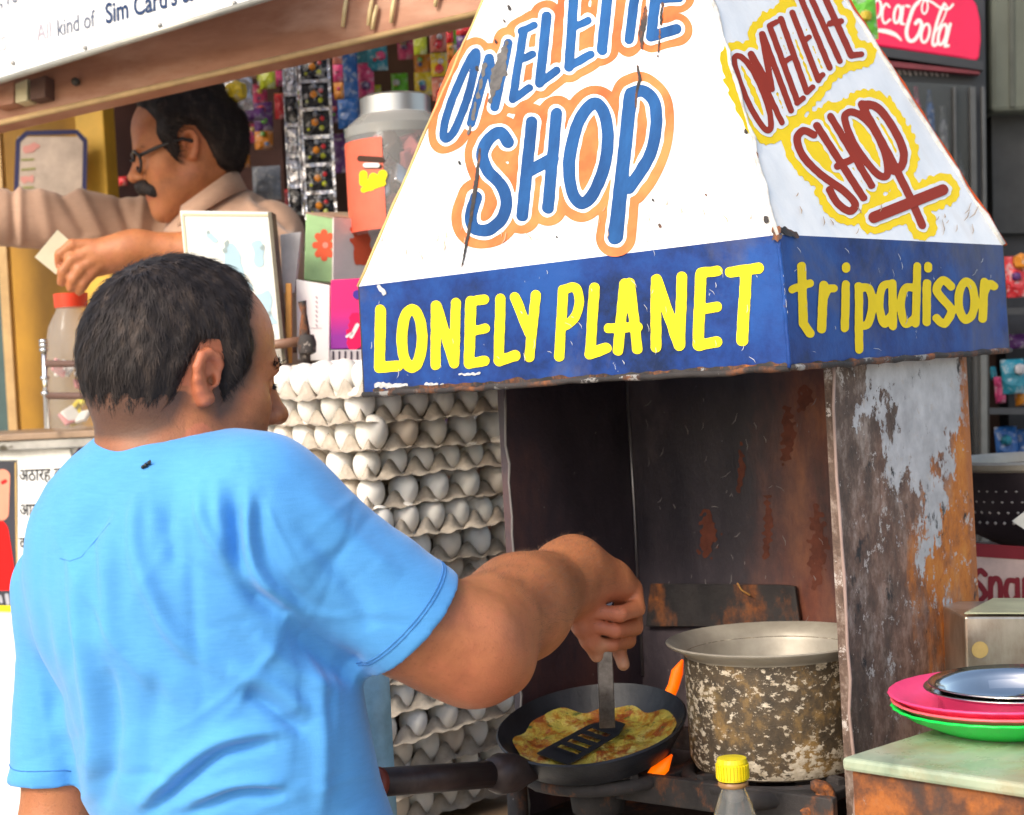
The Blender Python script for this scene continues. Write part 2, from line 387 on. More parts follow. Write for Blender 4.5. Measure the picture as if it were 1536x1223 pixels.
pBF = panel('front_band', [bL, bN, tN, tL], blue); pBR = panel('side_band', [bN, bR, tR, tN], blue); SUBP.update({id(plF): pF, id(plR): pR, id(plBF): pBF, id(plBR): pBR})
panel('back_band', [bR, bB, tB, tR], soot); panel('side_band', [bB, bL, tL, tB], soot)
top_c = (aN + aL + aR + aB) / 4
latheo('chimney_pipe', (top_c.x, top_c.y, min(aN.z, aL.z, aR.z) - .03), [(.1, 0), (.1, .9)], soot, hood, 28)
slabo('cap_plate', [aN + UP * .003, aR + UP * .003, aB + UP * .003, aL + UP * .003], .004, soot, hood, inward=UP)
# folded lips along the lower edge and the corner seam
def lip(name, a, b, r, mat, par=hood, jit=.0012, n=26):
    pts = [a.lerp(b, i / n) + Vector((rng.normal(0, jit), rng.normal(0, jit), rng.normal(0, jit))) for i in range(n + 1)]
    return tubeo(name, pts, [r * (1 + .25 * rng.random()) for _ in pts], mat, par, 8)
for a, b in ((bL, bN), (bN, bR)): lip('lower_lip', a, b, .0034, rustdark, jit=.0009)
seam = plain('chipped_paint_edge', (.6, .58, .55), .5, var=.45, scale=60)
lip('corner_seam', tN, aN, .0026, seam); lip('edge_seam', tR, aR, .0035, seam)
redl = flat('red_primer_edge', (.45, .07, .015)); off = (tR - tL).normalized()
lip('edge_trim', tR + off * .006 + Vector((0, .006, 0)), aR + off * .006 + Vector((0, .006, 0)), .0022, redl)
lip('band_corner', bN, tN, .0022, blue, jit=.0005)
lip('edge_seam', tL, aL, .002, plain('ochre_edge', (.6, .42, .15)), jit=.0004)
# ---- lettering (traced brush strokes, each one a painted layer)
def Z(o, s, pts): return [(o[0] + x / s, o[1] + y / s) for x, y in pts]
A = lambda *p: Z((640, 0), 3.491, p); B = lambda *p: Z((520, 0), 1.9727, p); C8 = lambda *p: Z((1050, 0), 2.183, p); E6 = lambda *p: Z((1240, 0), 5.095, p)
def cs(p, closed=False): return catmull(p, closed)
om = [(cs(A((252, 275), (205, 355), (150, 480), (100, 620), (88, 700), (98, 728), (130, 705), (168, 635), (215, 505), (248, 370), (262, 300)), True), 9.5),
      (A((232, 645), (325, 305)), 10.5), (A((328, 305), (352, 455)), 11), (A((352, 455), (427, 228)), 9.5), (A((427, 228), (356, 560)), 11),
      (A((508, 160), (450, 520)), 10), (A((495, 165), (562, 133)), 8.5), (A((490, 315), (555, 285)), 8.5), (A((450, 522), (538, 460)), 9),
      (A((628, 85), (592, 435)), 12), (A((592, 435), (680, 370)), 9.5),
      (A((772, -45), (745, 350)), 12), (A((772, -45), (850, -75)), 9), (A((762, 148), (845, 108)), 8.5), (A((745, 350), (858, 285)), 9.5),
      (A((955, -110), (918, 262)), 13), (A((885, -92), (1012, -122)), 10), (A((1106, -150), (1060, 208)), 11.5), (A((1040, -138), (1160, -165)), 10), (A((1218, -185), (1175, 192)), 13), (A((1218, -185), (1330, -205)), 10), (A((1190, 0), (1322, -8)), 9), (A((1175, 192), (1308, 152)), 13)]
sh = [(cs(A((425, 745), (385, 695), (325, 730), (290, 810), (320, 895), (390, 970), (418, 1060), (390, 1150), (320, 1205), (250, 1195), (232, 1130), (258, 1035))), 15),
      (A((550, 640), (500, 1130)), 14.5), (A((680, 595), (635, 1090)), 14.5), (A((530, 900), (660, 830)), 15),
      (cs(A((868, 545), (795, 640), (748, 830), (760, 1000), (815, 1065), (880, 1000), (935, 850), (948, 690), (920, 575)), True), 15),
      (A((1068, 500), (1030, 850), (988, 1240)), [17, 17, 20]), (cs(A((1068, 490), (1135, 478), (1192, 540), (1200, 680), (1160, 830), (1060, 985))), 15)]
lb = MB('blue_lettering', (.02, .11, .34), .6, Specular_IOR_Level=.18); lb.set('Base Color', lb.ramp(lb.noise(12, 6, .7, (1, 1, .25)), [(.35, (.010, .055, .18)), (.6, (.018, .1, .29))])); lb = lb.m
lw = flat('white_outline', (.82, .82, .82))
lo = MB('orange_outline', (.8, .28, .08), .5); lo.set('Base Color', lo.ramp(lo.noise(14, 4), [(.35, (.62, .09, .008)), (.65, (.74, .21, .045))])); lo = lo.m
paint('orange_outline', om, plF, lo, hood, 18, .0004, wob=3, wscale=60); paint('orange_outline', sh, plF, lo, hood, 20, .0006, wob=3, wscale=70, seed=3)
paint('white_outline', om + sh, plF, lw, hood, 6.5, .0009, wob=1.5, wscale=30)
paint('lettering', om, plF, lb, hood, 1.4, .0013, wob=.7, wscale=25, res=1.5); paint('lettering', sh, plF, lb, hood, 1.6, .0013, wob=.7, wscale=25, res=1.5)
scar = rusty('rust_scar', None, .5, .42, 40); grit = plain('bare_scraped_steel', (.11, .1, .095), .6, var=.5, scale=60)
paint('rust_scar', [(B((860, 195), (868, 235), (858, 270), (855, 318)), [3, 5, 4, 2])], plF, scar, hood, 0, .0017, wob=1.2, wscale=8)
paint('rust_scar', [(B((885, 20), (880, 65), (872, 100), (872, 150)), [4, 9, 8, 2]), (B((935, 10), (920, 175)), [4, 1.5])], plF, scar, hood, 0, .0017, wob=2, wscale=9)
paint('scraped_patch', [(B((470, 130), (450, 215), (425, 300)), [6, 22, 4]), (B((410, 190), (360, 400)), [5, 3])], plF, grit, hood, 0, .0017, wob=4, wscale=16, seed=5)
paint('rust_scar', [(B((395, 440), (380, 560), (362, 680), (340, 790)), [3, 6, 5, 2])], plF, scar, hood, 0, .0018, wob=1.2, wscale=9)
for i, (x, y, r) in enumerate([(1180, 385, 5), (1212, 455, 6), (1240, 645, 7), (1270, 680, 14), (332, 480, 4), (925, 665, 4), (905, 590, 3), (620, 700, 2.5), (213, 745, 2), (480, 20, 5), (465, 60, 3), (440, 120, 4), (890, 715, 2), (1062, 575, 2.5), (385, 200, 5)]):
    q = B((x, y))[0]; paint('rust_spot', [([q, (q[0] + 1, q[1] + r * .7)], r)], plF, scar, hood, 0, .0018, wob=r * .3, wscale=7, seed=i)
ly = MB('yellow_lettering', (.85, .68, .015), .55, Specular_IOR_Level=.2); ly.set('Base Color', ly.ramp(ly.noise(16, 6), [(.35, (.8, .62, .02)), (.65, (.86, .78, .02))])); ly = ly.m
lp = [(B((100, 918), (97, 1088)), 14), (B((97, 1088), (150, 1083)), 14), (cs(B(*ell(193, 1002, 30, 86, 12)[:-1]), True), 13.5),
      (B((264, 905), (263, 1080)), 13), (B((266, 905), (317, 1072)), 13), (B((323, 897), (318, 1075)), 13),
      (B((368, 892), (362, 1075)), 14), (B((370, 892), (408, 886)), 12), (B((365, 982), (410, 972)), 12), (B((362, 1077), (408, 1068)), 13),
      (B((455, 885), (450, 1068)), 13), (B((450, 1068), (498, 1053)), 14), (B((498, 880), (540, 985)), 13), (B((560, 873), (540, 1058)), 12.5),
      (B((640, 862), (629, 1055)), 13), (cs(B((640, 858), (675, 852), (688, 890), (675, 940), (640, 968))), 12),
      (B((733, 852), (720, 1048)), 13), (B((720, 1048), (768, 1030)), 14), (B((822, 840), (803, 1037)), 13), (B((838, 838), (860, 1033)), 13), (B((775, 972), (862, 968)), 12),
      (B((915, 828), (915, 1028)), 13.5), (B((917, 828), (983, 1022)), 14), (B((992, 820), (986, 1022)), 13.5),
      (B((1048, 812), (1040, 1020)), 14.5), (B((1048, 808), (1097, 802)), 13), (B((1042, 918), (1095, 908)), 13), (B((1040, 1022), (1095, 1012)), 14),
      (B((1136, 806), (1218, 794)), 14), (B((1182, 800), (1170, 1008)), 15)]
paint('lettering', lp, plBF, ly, hood, 1.2, .0008, wob=.8, wscale=22, res=1.5)
mr = flat('maroon_lettering', (.32, .026, .004)); yh = flat('yellow_halo', (.95, .66, .004))
om2 = [(cs(C8((112, 192), (128, 260), (165, 350), (210, 420), (232, 418), (222, 345), (180, 245), (140, 190)), True), 8.5),
       (C8((165, 178), (268, 402)), 8.5), (C8((168, 178), (232, 290)), 10), (C8((203, 112), (235, 292)), 9), (C8((205, 112), (298, 362)), 9),
       (C8((228, 85), (320, 335)), 9), (C8((228, 85), (250, 72)), 8), (C8((272, 205), (298, 190)), 8), (C8((318, 338), (338, 322)), 8),
       (C8((265, 62), (350, 302)), 9), (C8((350, 302), (370, 285)), 8), (C8((302, 42), (388, 262)), 9), (C8((338, 135), (358, 122)), 8), (C8((388, 262), (402, 245)), 8),
       (C8((320, -30), (425, 222)), 9), (C8((302, -22), (342, -44)), 8), (C8((345, -48), (458, 200)), 9), (C8((328, -42), (372, -64)), 8), (C8((385, -62), (495, 182)), 10), (C8((385, -62), (425, -75)), 8), (C8((425, 78), (462, 70)), 9), (C8((495, 182), (528, 178)), 9)]
sh2 = [(cs(C8((372, 442), (340, 428), (318, 455), (340, 515), (400, 575), (470, 625), (508, 668), (490, 692), (450, 665), (424, 622))), 10),
       (C8((383, 412), (535, 648)), 10), (C8((428, 382), (562, 608)), 9.5), (C8((450, 545), (512, 515)), 9.5),
       (cs(C8((488, 368), (475, 395), (510, 480), (575, 565), (612, 575), (608, 510), (570, 425), (525, 378)), True), 9.5),
       (C8((530, 345), (620, 510), (690, 650), (728, 738)), 10.5), (cs(C8((530, 342), (580, 352), (630, 415), (665, 490), (662, 540), (635, 560))), 11)]
bar2 = [(C8((570, 712), (795, 622)), 17)]
paint('yellow_halo', om2 + sh2 + bar2, plR, yh, hood, 17, .0004, wob=4.5, wscale=15, seed=4)
paint('white_outline', om2 + sh2 + bar2, plR, lw, hood, 5, .0008, wob=2, wscale=15, seed=8)
paint('lettering', om2, plR, mr, hood, .1, .0012, wob=.5, wscale=15, res=1.5); paint('lettering', sh2, plR, mr, hood, .7, .0012, wob=.5, wscale=15, res=1.5); paint('underline', bar2, plR, mr, hood, 0, .0016, res=1.5)
tr = [(C8((333, 872), (338, 1060), (360, 1092)), 11.5), (C8((302, 948), (360, 928)), 10), (C8((405, 935), (398, 1078)), 11.5), (cs(C8((400, 990), (418, 950), (438, 945))), 10),
      (C8((478, 932), (474, 1075)), 10.5), (C8((478, 874), (478, 880)), 11), (C8((520, 938), (521, 1145)), 10.5), (cs(C8((520, 945), (552, 945), (565, 1000), (550, 1060), (522, 1068))), 10.5),
      (cs(C8((628, 930), (598, 940), (588, 1000), (602, 1060), (630, 1030))), 10), (C8((630, 928), (632, 1068)), 10.5),
      (C8((712, 872), (706, 1060)), 10), (cs(C8((706, 945), (672, 945), (658, 1000), (672, 1060), (706, 1040))), 10), (C8((743, 928), (742, 1055)), 10.5), (C8((747, 872), (747, 880)), 10),
      (cs(C8((822, 938), (795, 918), (775, 950), (800, 985), (824, 1020), (800, 1060), (774, 1042))), 10.5), (cs(C8(*ell(873, 985, 26, 62, 12)[:-1]), True), 10.5),
      (C8((931, 925), (926, 1043)), 11), (cs(C8((928, 965), (945, 932), (963, 938))), 10.5)]
paint('lettering', tr, plBR, flat('dull_yellow_lettering', (.9, .66, .012)), hood, 1, .0008, wob=.7, wscale=20, res=1.5)
chip = plain('flaked_pale_primer', (.6, .6, .6), .6, var=.5, scale=80)
paint('paint_chip', [([(565, 578), (610, 580)], 7), ([(640, 576), (665, 577)], 4), ([(690, 562), (720, 560)], 3)], plBF, chip, hood, 0, .0012, wob=3, wscale=9, seed=2)
paint('paint_chip', [([(568, 430), (576, 440)], 6), ([(1172, 400), (1180, 470)], 2)], plBF, chip, hood, 0, .0012, wob=2, wscale=9, seed=6)
paint('rust_patch', [([(1195, 352), (1180, 348), (1172, 344)], 9)], plR, scar, hood, 0, .0012, wob=4, wscale=12, seed=9)
grime = rusty('grimy_lower_edge', (.3, .3, .3), .62, .42, 30)
paint('grime_line', [([(560, 586), (800, 572), (1000, 560), (1175, 549)], [4, 9, 8, 12])], plBF, grime, hood, 0, .0014, wob=4, wscale=22, seed=12)
paint('grime_line', [([(1195, 549), (1300, 541), (1500, 527)], [7, 6, 3])], plBR, grime, hood, 0, .0014, wob=3.5, wscale=22, seed=13)
rs_ = np.random.default_rng(5)
def scratches(name, pl, mat, n, x0, x1, yf, w, ln, par, ang=1.2, off=.0019):
    st_ = []
    for _ in range(n):
        x = rs_.uniform(x0, x1); y = yf(x, rs_.random()); a = rs_.normal(ang, .5); l = ln * rs_.uniform(.3, 1.2); st_.append(([(x, y), (x + l * math.cos(a) * .6, y + l * math.sin(a) * .6), (x + l * math.cos(a + .2), y + l * math.sin(a + .2))], [w * .5, w * rs_.uniform(.6, 1.2), w * .3]))
    g = [paintg([q], on(pl, off), res=max(.5, w * .45)) for q in st_]; g = [q for q in g if q[0]]; tag(obj(name, *join(*g), mat, SUBP.get(id(pl), par)), kind='stuff')
yb = lambda x, t: 432 - (x - 537) * .127 + t * (150 - (x - 537) * -.05); yr = lambda x, t: 358 + (x - 1168) * .03 + t * (185 - (x - 1168) * .11)
scratches('pale_scratches', plBF, chip, 34, 545, 1160, yb, .95, 13, hood); scratches('pale_scratches', plBR, chip, 18, 1190, 1500, yr, .9, 12, hood)
drp = plain('rust_drip', (.5, .33, .2), .6, var=.4, scale=60); scratches('rust_drips', plR, drp, 16, 1180, 1470, lambda x, t: 345 - t * 60, 1.6, 22, hood, 1.5); scratches('rust_drips', plF, drp, 22, 570, 1150, lambda x, t: 425 - (x - 537) * .127 - 30 - t * 40, 1.5, 20, hood, 1.55)
# ------------------------------------------------------------------ stove enclosure
dF = (tL - tN).normalized(); dF.z = 0; dF.normalize()           # along the front, to the left and away
dR = Vector((-dF.y, dF.x, 0)); dR = dR if dR.x > 0 else -dR       # along the right side, away
def onray(px, p0, d):      # vertical plane through p0 along d hit by pixel column px (at mid height)
    r = ray(px, 800); k = (p0.x * r.y - p0.y * r.x) / (d.y * r.x - d.x * r.y); return p0 + d * k
base = Vector((bN.x, bN.y, 0)) + dF * .02
ZT = 1.535; ZS = .95
p1 = onray(1262, base, dR); p2 = onray(1463, base, dR)
q1 = onray(768, p1, dF); q2 = onray(952, q1, dR)
depth = (q2 - q1).length
enc = thing('stove_enclosure', 'rusty sooty sheet metal stove housing below the painted hood', 'stove housing', (p1.x, p1.y, 0))
rp = MB('flaking_rust_panel', (.2, .1, .05), .75)
g_y = rp.gen(0); g_z = rp.math('MULTIPLY', rp.math('SUBTRACT', rp.gen(2), .7), 3.333)
n1 = rp.noise(20, 12, .76, (1, 1, .75)); n2 = rp.noise(30, 12, .76, (1, 1, .7)); n3 = rp.noise(5.5, 8, .6, (1, 1, .5), 1.0)
brown = rp.ramp(n2, [(.27, (.06, .032, .025)), (.45, (.17, .085, .055)), (.56, (.3, .17, .12)), (.72, (.42, .31, .26))]); orng = rp.ramp(n2, [(.3, (.16, .05, .02)), (.5, (.5, .15, .015)), (.7, (.6, .24, .04))])
grey = rp.ramp(n2, [(.3, (.035, .024, .02)), (.5, (.12, .075, .055)), (.66, (.34, .27, .23))])
f = rp.math('ADD', rp.math('MULTIPLY', rp.math('SUBTRACT', g_y, .5), .55), rp.math('ADD', n3, rp.math('MULTIPLY', rp.math('SUBTRACT', .62, g_z), .14)))
c = rp.mix(rp.step(f, .38, .56), grey, brown); of = rp.math('ADD', rp.noise(8, 8, .65, (1, 1, .45)), rp.math('SUBTRACT', rp.math('MULTIPLY', rp.math('SUBTRACT', g_y, .5), .5), rp.math('MULTIPLY', rp.math('ABSOLUTE', rp.math('SUBTRACT', g_z, .3)), .35))); c = rp.mix(rp.step(of, .5, .6), c, orng)
dx = rp.math('ABSOLUTE', rp.math('SUBTRACT', g_y, rp.math('SUBTRACT', .68, rp.math('MULTIPLY', g_z, .08))))
w = rp.math('SUBTRACT', rp.math('MULTIPLY', rp.math('SUBTRACT', g_z, .26), .62), dx)
pm = rp.step(rp.math('ADD', w, rp.math('MULTIPLY', rp.math('SUBTRACT', n1, .5), 1.5)), .015, .03)
c = rp.mix(pm, c, rp.ramp(rp.noise(30, 8), [(.3, (.36, .35, .36)), (.7, (.58, .57, .58))]))
edge = rp.step(rp.math('ADD', g_y, rp.math('MULTIPLY', rp.math('SUBTRACT', n1, .5), .12)), .93, .97)
c = rp.mix(rp.math('MULTIPLY', edge, .75), c, (.36, .12, .035)); c = rp.mix(rp.step(rp.noise(24, 10, .7, (1, 1, .7)), .6, .66), c, (.02, .017, .018)); c = rp.mix(rp.step(rp.noise(34, 12, .78), .585, .6), c, (.46, .41, .38))
rp.set('Base Color', c); rp.bump(rp.math('ADD', pm, rp.math('ADD', n2, rp.noise(90, 5))), .55, .003); rp = rp.m
def wall(name, a, b, z0, z1, mat, t=.012, par=enc):
    o = slabo(name, [Vector((a.x, a.y, z0)), Vector((b.x, b.y, z0)), Vector((b.x, b.y, z1)), Vector((a.x, a.y, z1))], t, mat, par, inward=dF if name == 'side_wall' else None); return o
wall('side_wall', p1, p2, .0, ZT, rp)
innr = MB('scorched_inner_wall', (.05, .03, .03), .5)
n1 = innr.noise(5, 9, .65, (1, 1, .5)); n2 = innr.noise(16, 9, .7, (1, 1, .4)); gx = innr.gen(0)
c = innr.ramp(n1, [(.3, (.022, .018, .026)), (.48, (.055, .043, .052)), (.66, (.16, .125, .125))])
rr = innr.ramp(n2, [(.3, (.05, .022, .02)), (.5, (.17, .05, .03)), (.7, (.34, .12, .05))])
c = innr.mix(innr.step(innr.math('ADD', innr.math('MULTIPLY', gx, .65), n1), .7, 1.0), c, rr)
c = innr.mix(innr.step(innr.noise(70, 6, .7), .7, .72), c, (.3, .28, .27))
innr.set('Base Color', c); innr.bump(innr.math('ADD', n2, innr.noise(4, 3)), .5, .006); innr = innr.m
lwm = MB('purple_black_soot', (.02, .016, .025), .5); _n = lwm.noise(5, 9, .65, (1, 1, .45)); lwm.set('Base Color', lwm.mix(lwm.step(lwm.noise(90, 5), .72, .74), lwm.ramp(_n, [(.3, (.02, .016, .024)), (.52, (.05, .038, .05)), (.7, (.15, .07, .06))]), (.3, .28, .27))); lwm.bump(lwm.math('ADD', _n, lwm.noise(30, 6)), .5, .005)
wall('inner_side_wall', q1, q2, .0, ZT + .02, lwm.m)
p2b = p1 + dR * depth
wall('back_wall', q2, p2b - dF * -.014, .0, ZT + .03, innr)
tubeo('wall_crease', [Vector((q2.x, q2.y - .003, ZT)), Vector((q2.x + .001, q2.y - .004, 1.3)), Vector((q2.x, q2.y - .003, 1.05))], .0022, plain('bright_worn_edge', (.35, .33, .34), .3, .8), enc, 6)
lip('wall_edge', Vector((q1.x, q1.y, .9)), Vector((q1.x, q1.y, ZT)), .0016, plain('worn_grey_edge', (.22, .2, .19), .5), enc)
lip('wall_edge', Vector((p1.x, p1.y, .5)), Vector((p1.x, p1.y, ZT - .01)), .0018, plain('worn_pink_edge', (.34, .24, .21), .5), enc)
# patch plate leaning on the back wall and a slanted strap
plBK = (Vector((q2.x, q2.y, 1)), -dR)
pk = [RP(x, y, (plBK[0] - dR * .012, -dR)) for x, y in ((968, 940), (1200, 940), (1192, 880), (1175, 878), (975, 876))]
slabo('patch_plate', pk, .006, rusty('dark_patch_plate', None, .5, .4, 14), enc, .001)
scr = plain('pale_scrape', (.3, .27, .26), .6, var=.5, scale=60); rdp = plain('red_rust_bloom', (.16, .04, .02), .7, var=.5, scale=40)
scratches('pale_scrapes', (plBK[0] - dR * .0005, -dR), scr, 40, 960, 1240, lambda x, t: 585 + t * 340, 1.1, 16, enc, 1.4, .0005)
for k_, (x_, y_, w_, h_) in enumerate(((1180, 650, 20, 80), (1225, 820, 26, 110), (1060, 800, 26, 60), (1150, 790, 14, 90), (1205, 595, 22, 30), (1110, 700, 10, 70))): paint('rust_bloom', [([(x_, y_ - h_ / 2), (x_ + 3, y_), (x_ - 2, y_ + h_ / 2)], [w_ * .4, w_, w_ * .6])], (plBK[0] - dR * .0005, -dR), rdp, enc, 0, .0004, wob=w_ * .45, wscale=13, seed=30 + k_)
tubeo('straw', [RP(x, y, (plBK[0] - dR * .02, -dR)) for x, y in ((1106, 875), (1112, 885), (1125, 893))], .0012, flat('dry_straw', (.6, .3, .08)), enc, 5)
# ------------------------------------------------------------------ stove (iron frame with burners)
iron = rusty('greasy_black_iron', (.2, .18, .17), .66, .36, 20)
st = thing('gas_stove', 'greasy black iron two-burner stove frame under pan and pot', 'stove', (p1.x - .2, p1.y + .1, 0))
so = q1.copy(); sw = (p1 - q1).length - .03; si = p1 + dF * .03
def sq(u, v, z): p = si + dF * u + dR * v; return Vector((p.x, p.y, z))
boxo('burner_tray', (sq(sw / 2, .11, .9)), dF * (sw / 2), dR * .16, UP * .008, iron, st)
def bar(name, u0, v0, u1, v1, z0, z1, w=.014, h=.02, par=st):
    a, b = sq(u0, v0, z0), sq(u1, v1, z1); d = b - a; s = d.cross(UP).normalized() * w; u = UP * h
    return boxo(name, (a + b) / 2, d / 2, s, u, iron, par, .002)
bar('front_rail', -.02, -.03, sw + .02, -.03, .98, .978, .006, .018); bar('rear_rail', 0, .22, sw, .22, .98, .98, .006, .016)
for u in (.01, sw * .5, sw - .01): bar('cross_bar', u, -.025, u, .22, .988, .988, .012, .006)
for u in (.0, sw): 
    for v in (-.02, .22): tubeo('leg', [sq(u, v, 0), sq(u, v, .975)], .014, iron, st, 8)
panc = P(893, 1122, 2.1); potc = P(1168, 1158, 2.055)
for nm, c0, R in (('pan', panc, .075), ('pot', potc, .1)):
    zt = .985
    g = lathe((c0.x, c0.y, zt - .045), [(R * .45, 0), (R * .5, .03), (R * .2, .034), (0.0, .034)], 24); obj('burner', *g, iron, st, True)
    for k in range(4):
        a = k * math.pi / 2 + .5; d = Vector((math.cos(a), math.sin(a), 0))
        boxo('burner_prong', Vector((c0.x, c0.y, zt + .006)) + d * R * .8, d * R * .42, d.cross(UP) * .006, UP * .012, iron, st, .002)
    ring = [Vector((c0.x + (R + .014) * math.cos(a), c0.y + (R + .014) * math.sin(a), zt + .004)) for a in [i * math.tau / 28 for i in range(29)]]
    tubeo('burner_ring', ring, .009, iron, st, 8)
# hook-like gas tap in front
hk = [P(1205, 1223, 1.9), P(1225, 1205, 1.9), P(1232, 1188, 1.9), P(1222, 1178, 1.9), P(1238, 1182, 1.9), P(1246, 1200, 1.9), P(1240, 1235, 1.9)]
tubeo('tap_lever', catmull([np.array(p) for p in hk]), .007, rusty('rusty_tap', None, .5, .5, 40), st, 8)
tubeo('gas_pipe', [P(1080, 1205, 1.93), P(1160, 1200, 1.93), P(1240, 1198, 1.93)], .011, iron, st, 10)
# ------------------------------------------------------------------ pan, omelette, spatula
blk = MB('seasoned_black_iron', (.015, .017, .022), .42); _n = blk.noise(20, 8, .65); blk.set('Base Color', blk.mix(blk.step(blk.noise(60, 8, .7), .68, .72), blk.ramp(_n, [(.35, (.006, .007, .01)), (.7, (.02, .022, .03))]), (.22, .2, .18))); blk.bump(blk.noise(50, 8), .4, .003); blk = blk.m
pn = (UP * .97 + Vector((0, -1, 0)) * .2 + Vector((-1, 0, 0)) * .1).normalized()
Rp = UP.rotation_difference(pn).to_matrix(); pb = Vector((panc.x, panc.y, 1.012))
pan = thing('frying_pan', 'black cast iron frying pan holding an omelette, tilted on the burner', 'frying pan', pb)
latheo('pan_bowl', pb, [(0, 0), (.085, 0), (.102, .008), (.12, .036), (.1235, .044), (.121, .046), (.1165, .04), (.1, .014), (.088, .006), (0, .005)], blk, pan, 56, Rp, wob=.004)
pc = pb + pn * .04
hs, he = P(788, 1158, 2.02), P(566, 1174, 1.86)
steel_brown = MB('brown_stained_handle', (.09, .05, .045), .45, .5); steel_brown.set('Base Color', steel_brown.ramp(steel_brown.noise(14, 7, .6), [(.3, (.025, .016, .016)), (.7, (.09, .065, .06))])); steel_brown = steel_brown.m
hdir = (he - hs).normalized(); hm = hs + hdir * .055
pho = tubeo('handle', [hm, he], [.0165, .0165], steel_brown, pan, 16)
tubeo('handle_ferrule', [hs - hdir * .02, hs, hs + hdir * .02, hs + hdir * .045, hs + hdir * .062], [.01, .016, .024, .025, .018], steel_brown, pho, 18)
tubeo('handle_end_band', [he - hdir * .004, he + hdir * .007], [.0175, .0175], plain('dull_red_band', (.22, .05, .035), .5, .3), pho, 16)
# omelette
omat = MB('fried_omelette', (.6, .45, .08), .3); a1 = omat.noise(30, 9, .65); a2 = omat.noise(48, 8, .7); a3 = omat.noise(42, 7, .65, dist=.6)
c = omat.ramp(a1, [(.3, (.36, .32, .06)), (.5, (.6, .46, .07)), (.7, (.7, .62, .24))]); c = omat.mix(omat.step(a2, .45, .56), c, (.46, .19, .012)); c = omat.mix(omat.step(a3, .52, .6), c, (.34, .075, .012)); c = omat.mix(omat.step(omat.noise(75, 6), .6, .68), c, (.09, .13, .02)); c = omat.mix(omat.step(omat.noise(64, 7, .7), .64, .7), c, (.1, .03, .008))
omat.b.inputs['Coat Weight'].default_value = .5; omat.b.inputs['Coat Roughness'].default_value = .15; omat.set('Base Color', c); omat.bump(omat.math('ADD', a1, a2), .8, .006); omat = omat.m
V, Fc = [], []; NR, NS = 26, 110; ox, oy = Rp @ Vector((1, 0, 0)), Rp @ Vector((0, 1, 0))
oc = pb + pn * .0085
wv = [(rng.uniform(60, 190), rng.uniform(0, 6.28), rng.uniform(0, 6.28)) for _ in range(9)]
for i in range(NR + 1):
    for k in range(NS):
        a = math.tau * k / NS; R = .103 * (1 + .05 * math.sin(3 * a + 1) + .035 * math.sin(7 * a) + .02 * math.sin(13 * a + 2))
        t = i / NR; r = R * t; h = .0055 + .00045 * sum(math.sin(f_ * r * math.cos(a - d_) + p_) for f_, d_, p_ in wv) + .0008 * rng.normal()
        if a > 4.2 and a < 4.6: h += .003 * t
        if t > .86: h *= (1 - t) / .14 * .9
        h += max(0, r - .084) * .75
        V.append(oc + ox * (r * math.cos(a)) + oy * (r * math.sin(a)) + pn * h)
for i in range(NR):
    for k in range(NS): Fc.append([i * NS + k, i * NS + (k + 1) % NS, (i + 1) * NS + (k + 1) % NS, (i + 1) * NS + k])
tag(obj('omelette', V, Fc, omat, None, True), 'golden yellow omelette with browned patches frying in the black pan', 'omelette')
# spatula
spm = MB('greasy_spatula_steel', (.3, .28, .26), .32, .85); spm.set('Base Color', spm.ramp(spm.noise(30, 8, .7), [(.3, (.12, .1, .09)), (.6, (.35, .32, .3)), (.75, (.5, .42, .34))])); spm = spm.m
spt = P(905, 898, 2.014); spb = P(911, 1092, 2.06)
spat = thing('spatula', 'steel slotted spatula gripped upright in the cook\'s fist, blade on the omelette', 'spatula', spb)
d = (spb - spt).normalized(); sx = Vector((1, 0, 0)); sx = (sx - d * sx.dot(d)).normalized(); sy = d.cross(sx)
g = []
for t, w, th in ((0, .008, .004), (.3, .009, .0035), (.6, .0098, .0025), (1, .01, .0018)):
    cc = spt.lerp(spb, t); g.append([cc - sx * w - sy * th, cc + sx * w - sy * th, cc + sx * w + sy * th, cc - sx * w + sy * th])
V = [p for r in g for p in r]; Fc = [[0, 1, 2, 3], [12, 15, 14, 13]] + [[4 * i + k, 4 * i + (k + 1) % 4, 4 * i + 4 + (k + 1) % 4, 4 * i + 4 + k] for i in range(3) for k in range(4)]
bev(fixn(obj('shaft', V, Fc, spm, spat)), .0012)
latheo('handle_end', spt - UP * .004, [(0, -.006), (.011, -.004), (.0135, 0), (.011, .004), (0, .006)], MB('dark_handle_ring', (.12, .1, .1), .25, .8).m, spat, 20, UP.rotation_difference((Vector((0, -.85, .35))).normalized()).to_matrix())
# blade: flat with four slots, built as strips
bl0, bl1 = RP(927, 1082, (oc + pn * .016, pn)), RP(828, 1138, (oc + pn * .012, pn))
bu = (bl1 - bl0); L = bu.length; bu.normalize(); bv = bu.cross(pn).normalized()
def bp(u, v, h=0): return bl0 + bu * u + bv * v + pn * h
gs = []
def strip(u0, u1, v0, v1, w0=1, w1=1): gs.append(slab([bp(u0, v0 * w0), bp(u1, v0 * w1), bp(u1, v1 * w1), bp(u0, v1 * w0)], .0016, -pn))
hw = .031
strip(0, L * .22, -hw, hw, .45, .9); strip(L * .82, L, -hw, hw, 1, .96)
us = [L * .22, L * .82]
for a_, b_ in ((-hw * .98, -hw * .68), (hw * .68, hw * .98)): strip(us[0], us[1], a_, b_, .93, 1)
n = 4
for i in range(n + 1):
    u = us[0] + (us[1] - us[0]) * i / n; strip(u - L * .035, u + L * .035, -hw * .68, hw * .68)
fixn(obj('slotted_blade', *join(*gs), MB('dark_blade_steel', (.06, .065, .075), .3, .7).m, spat))
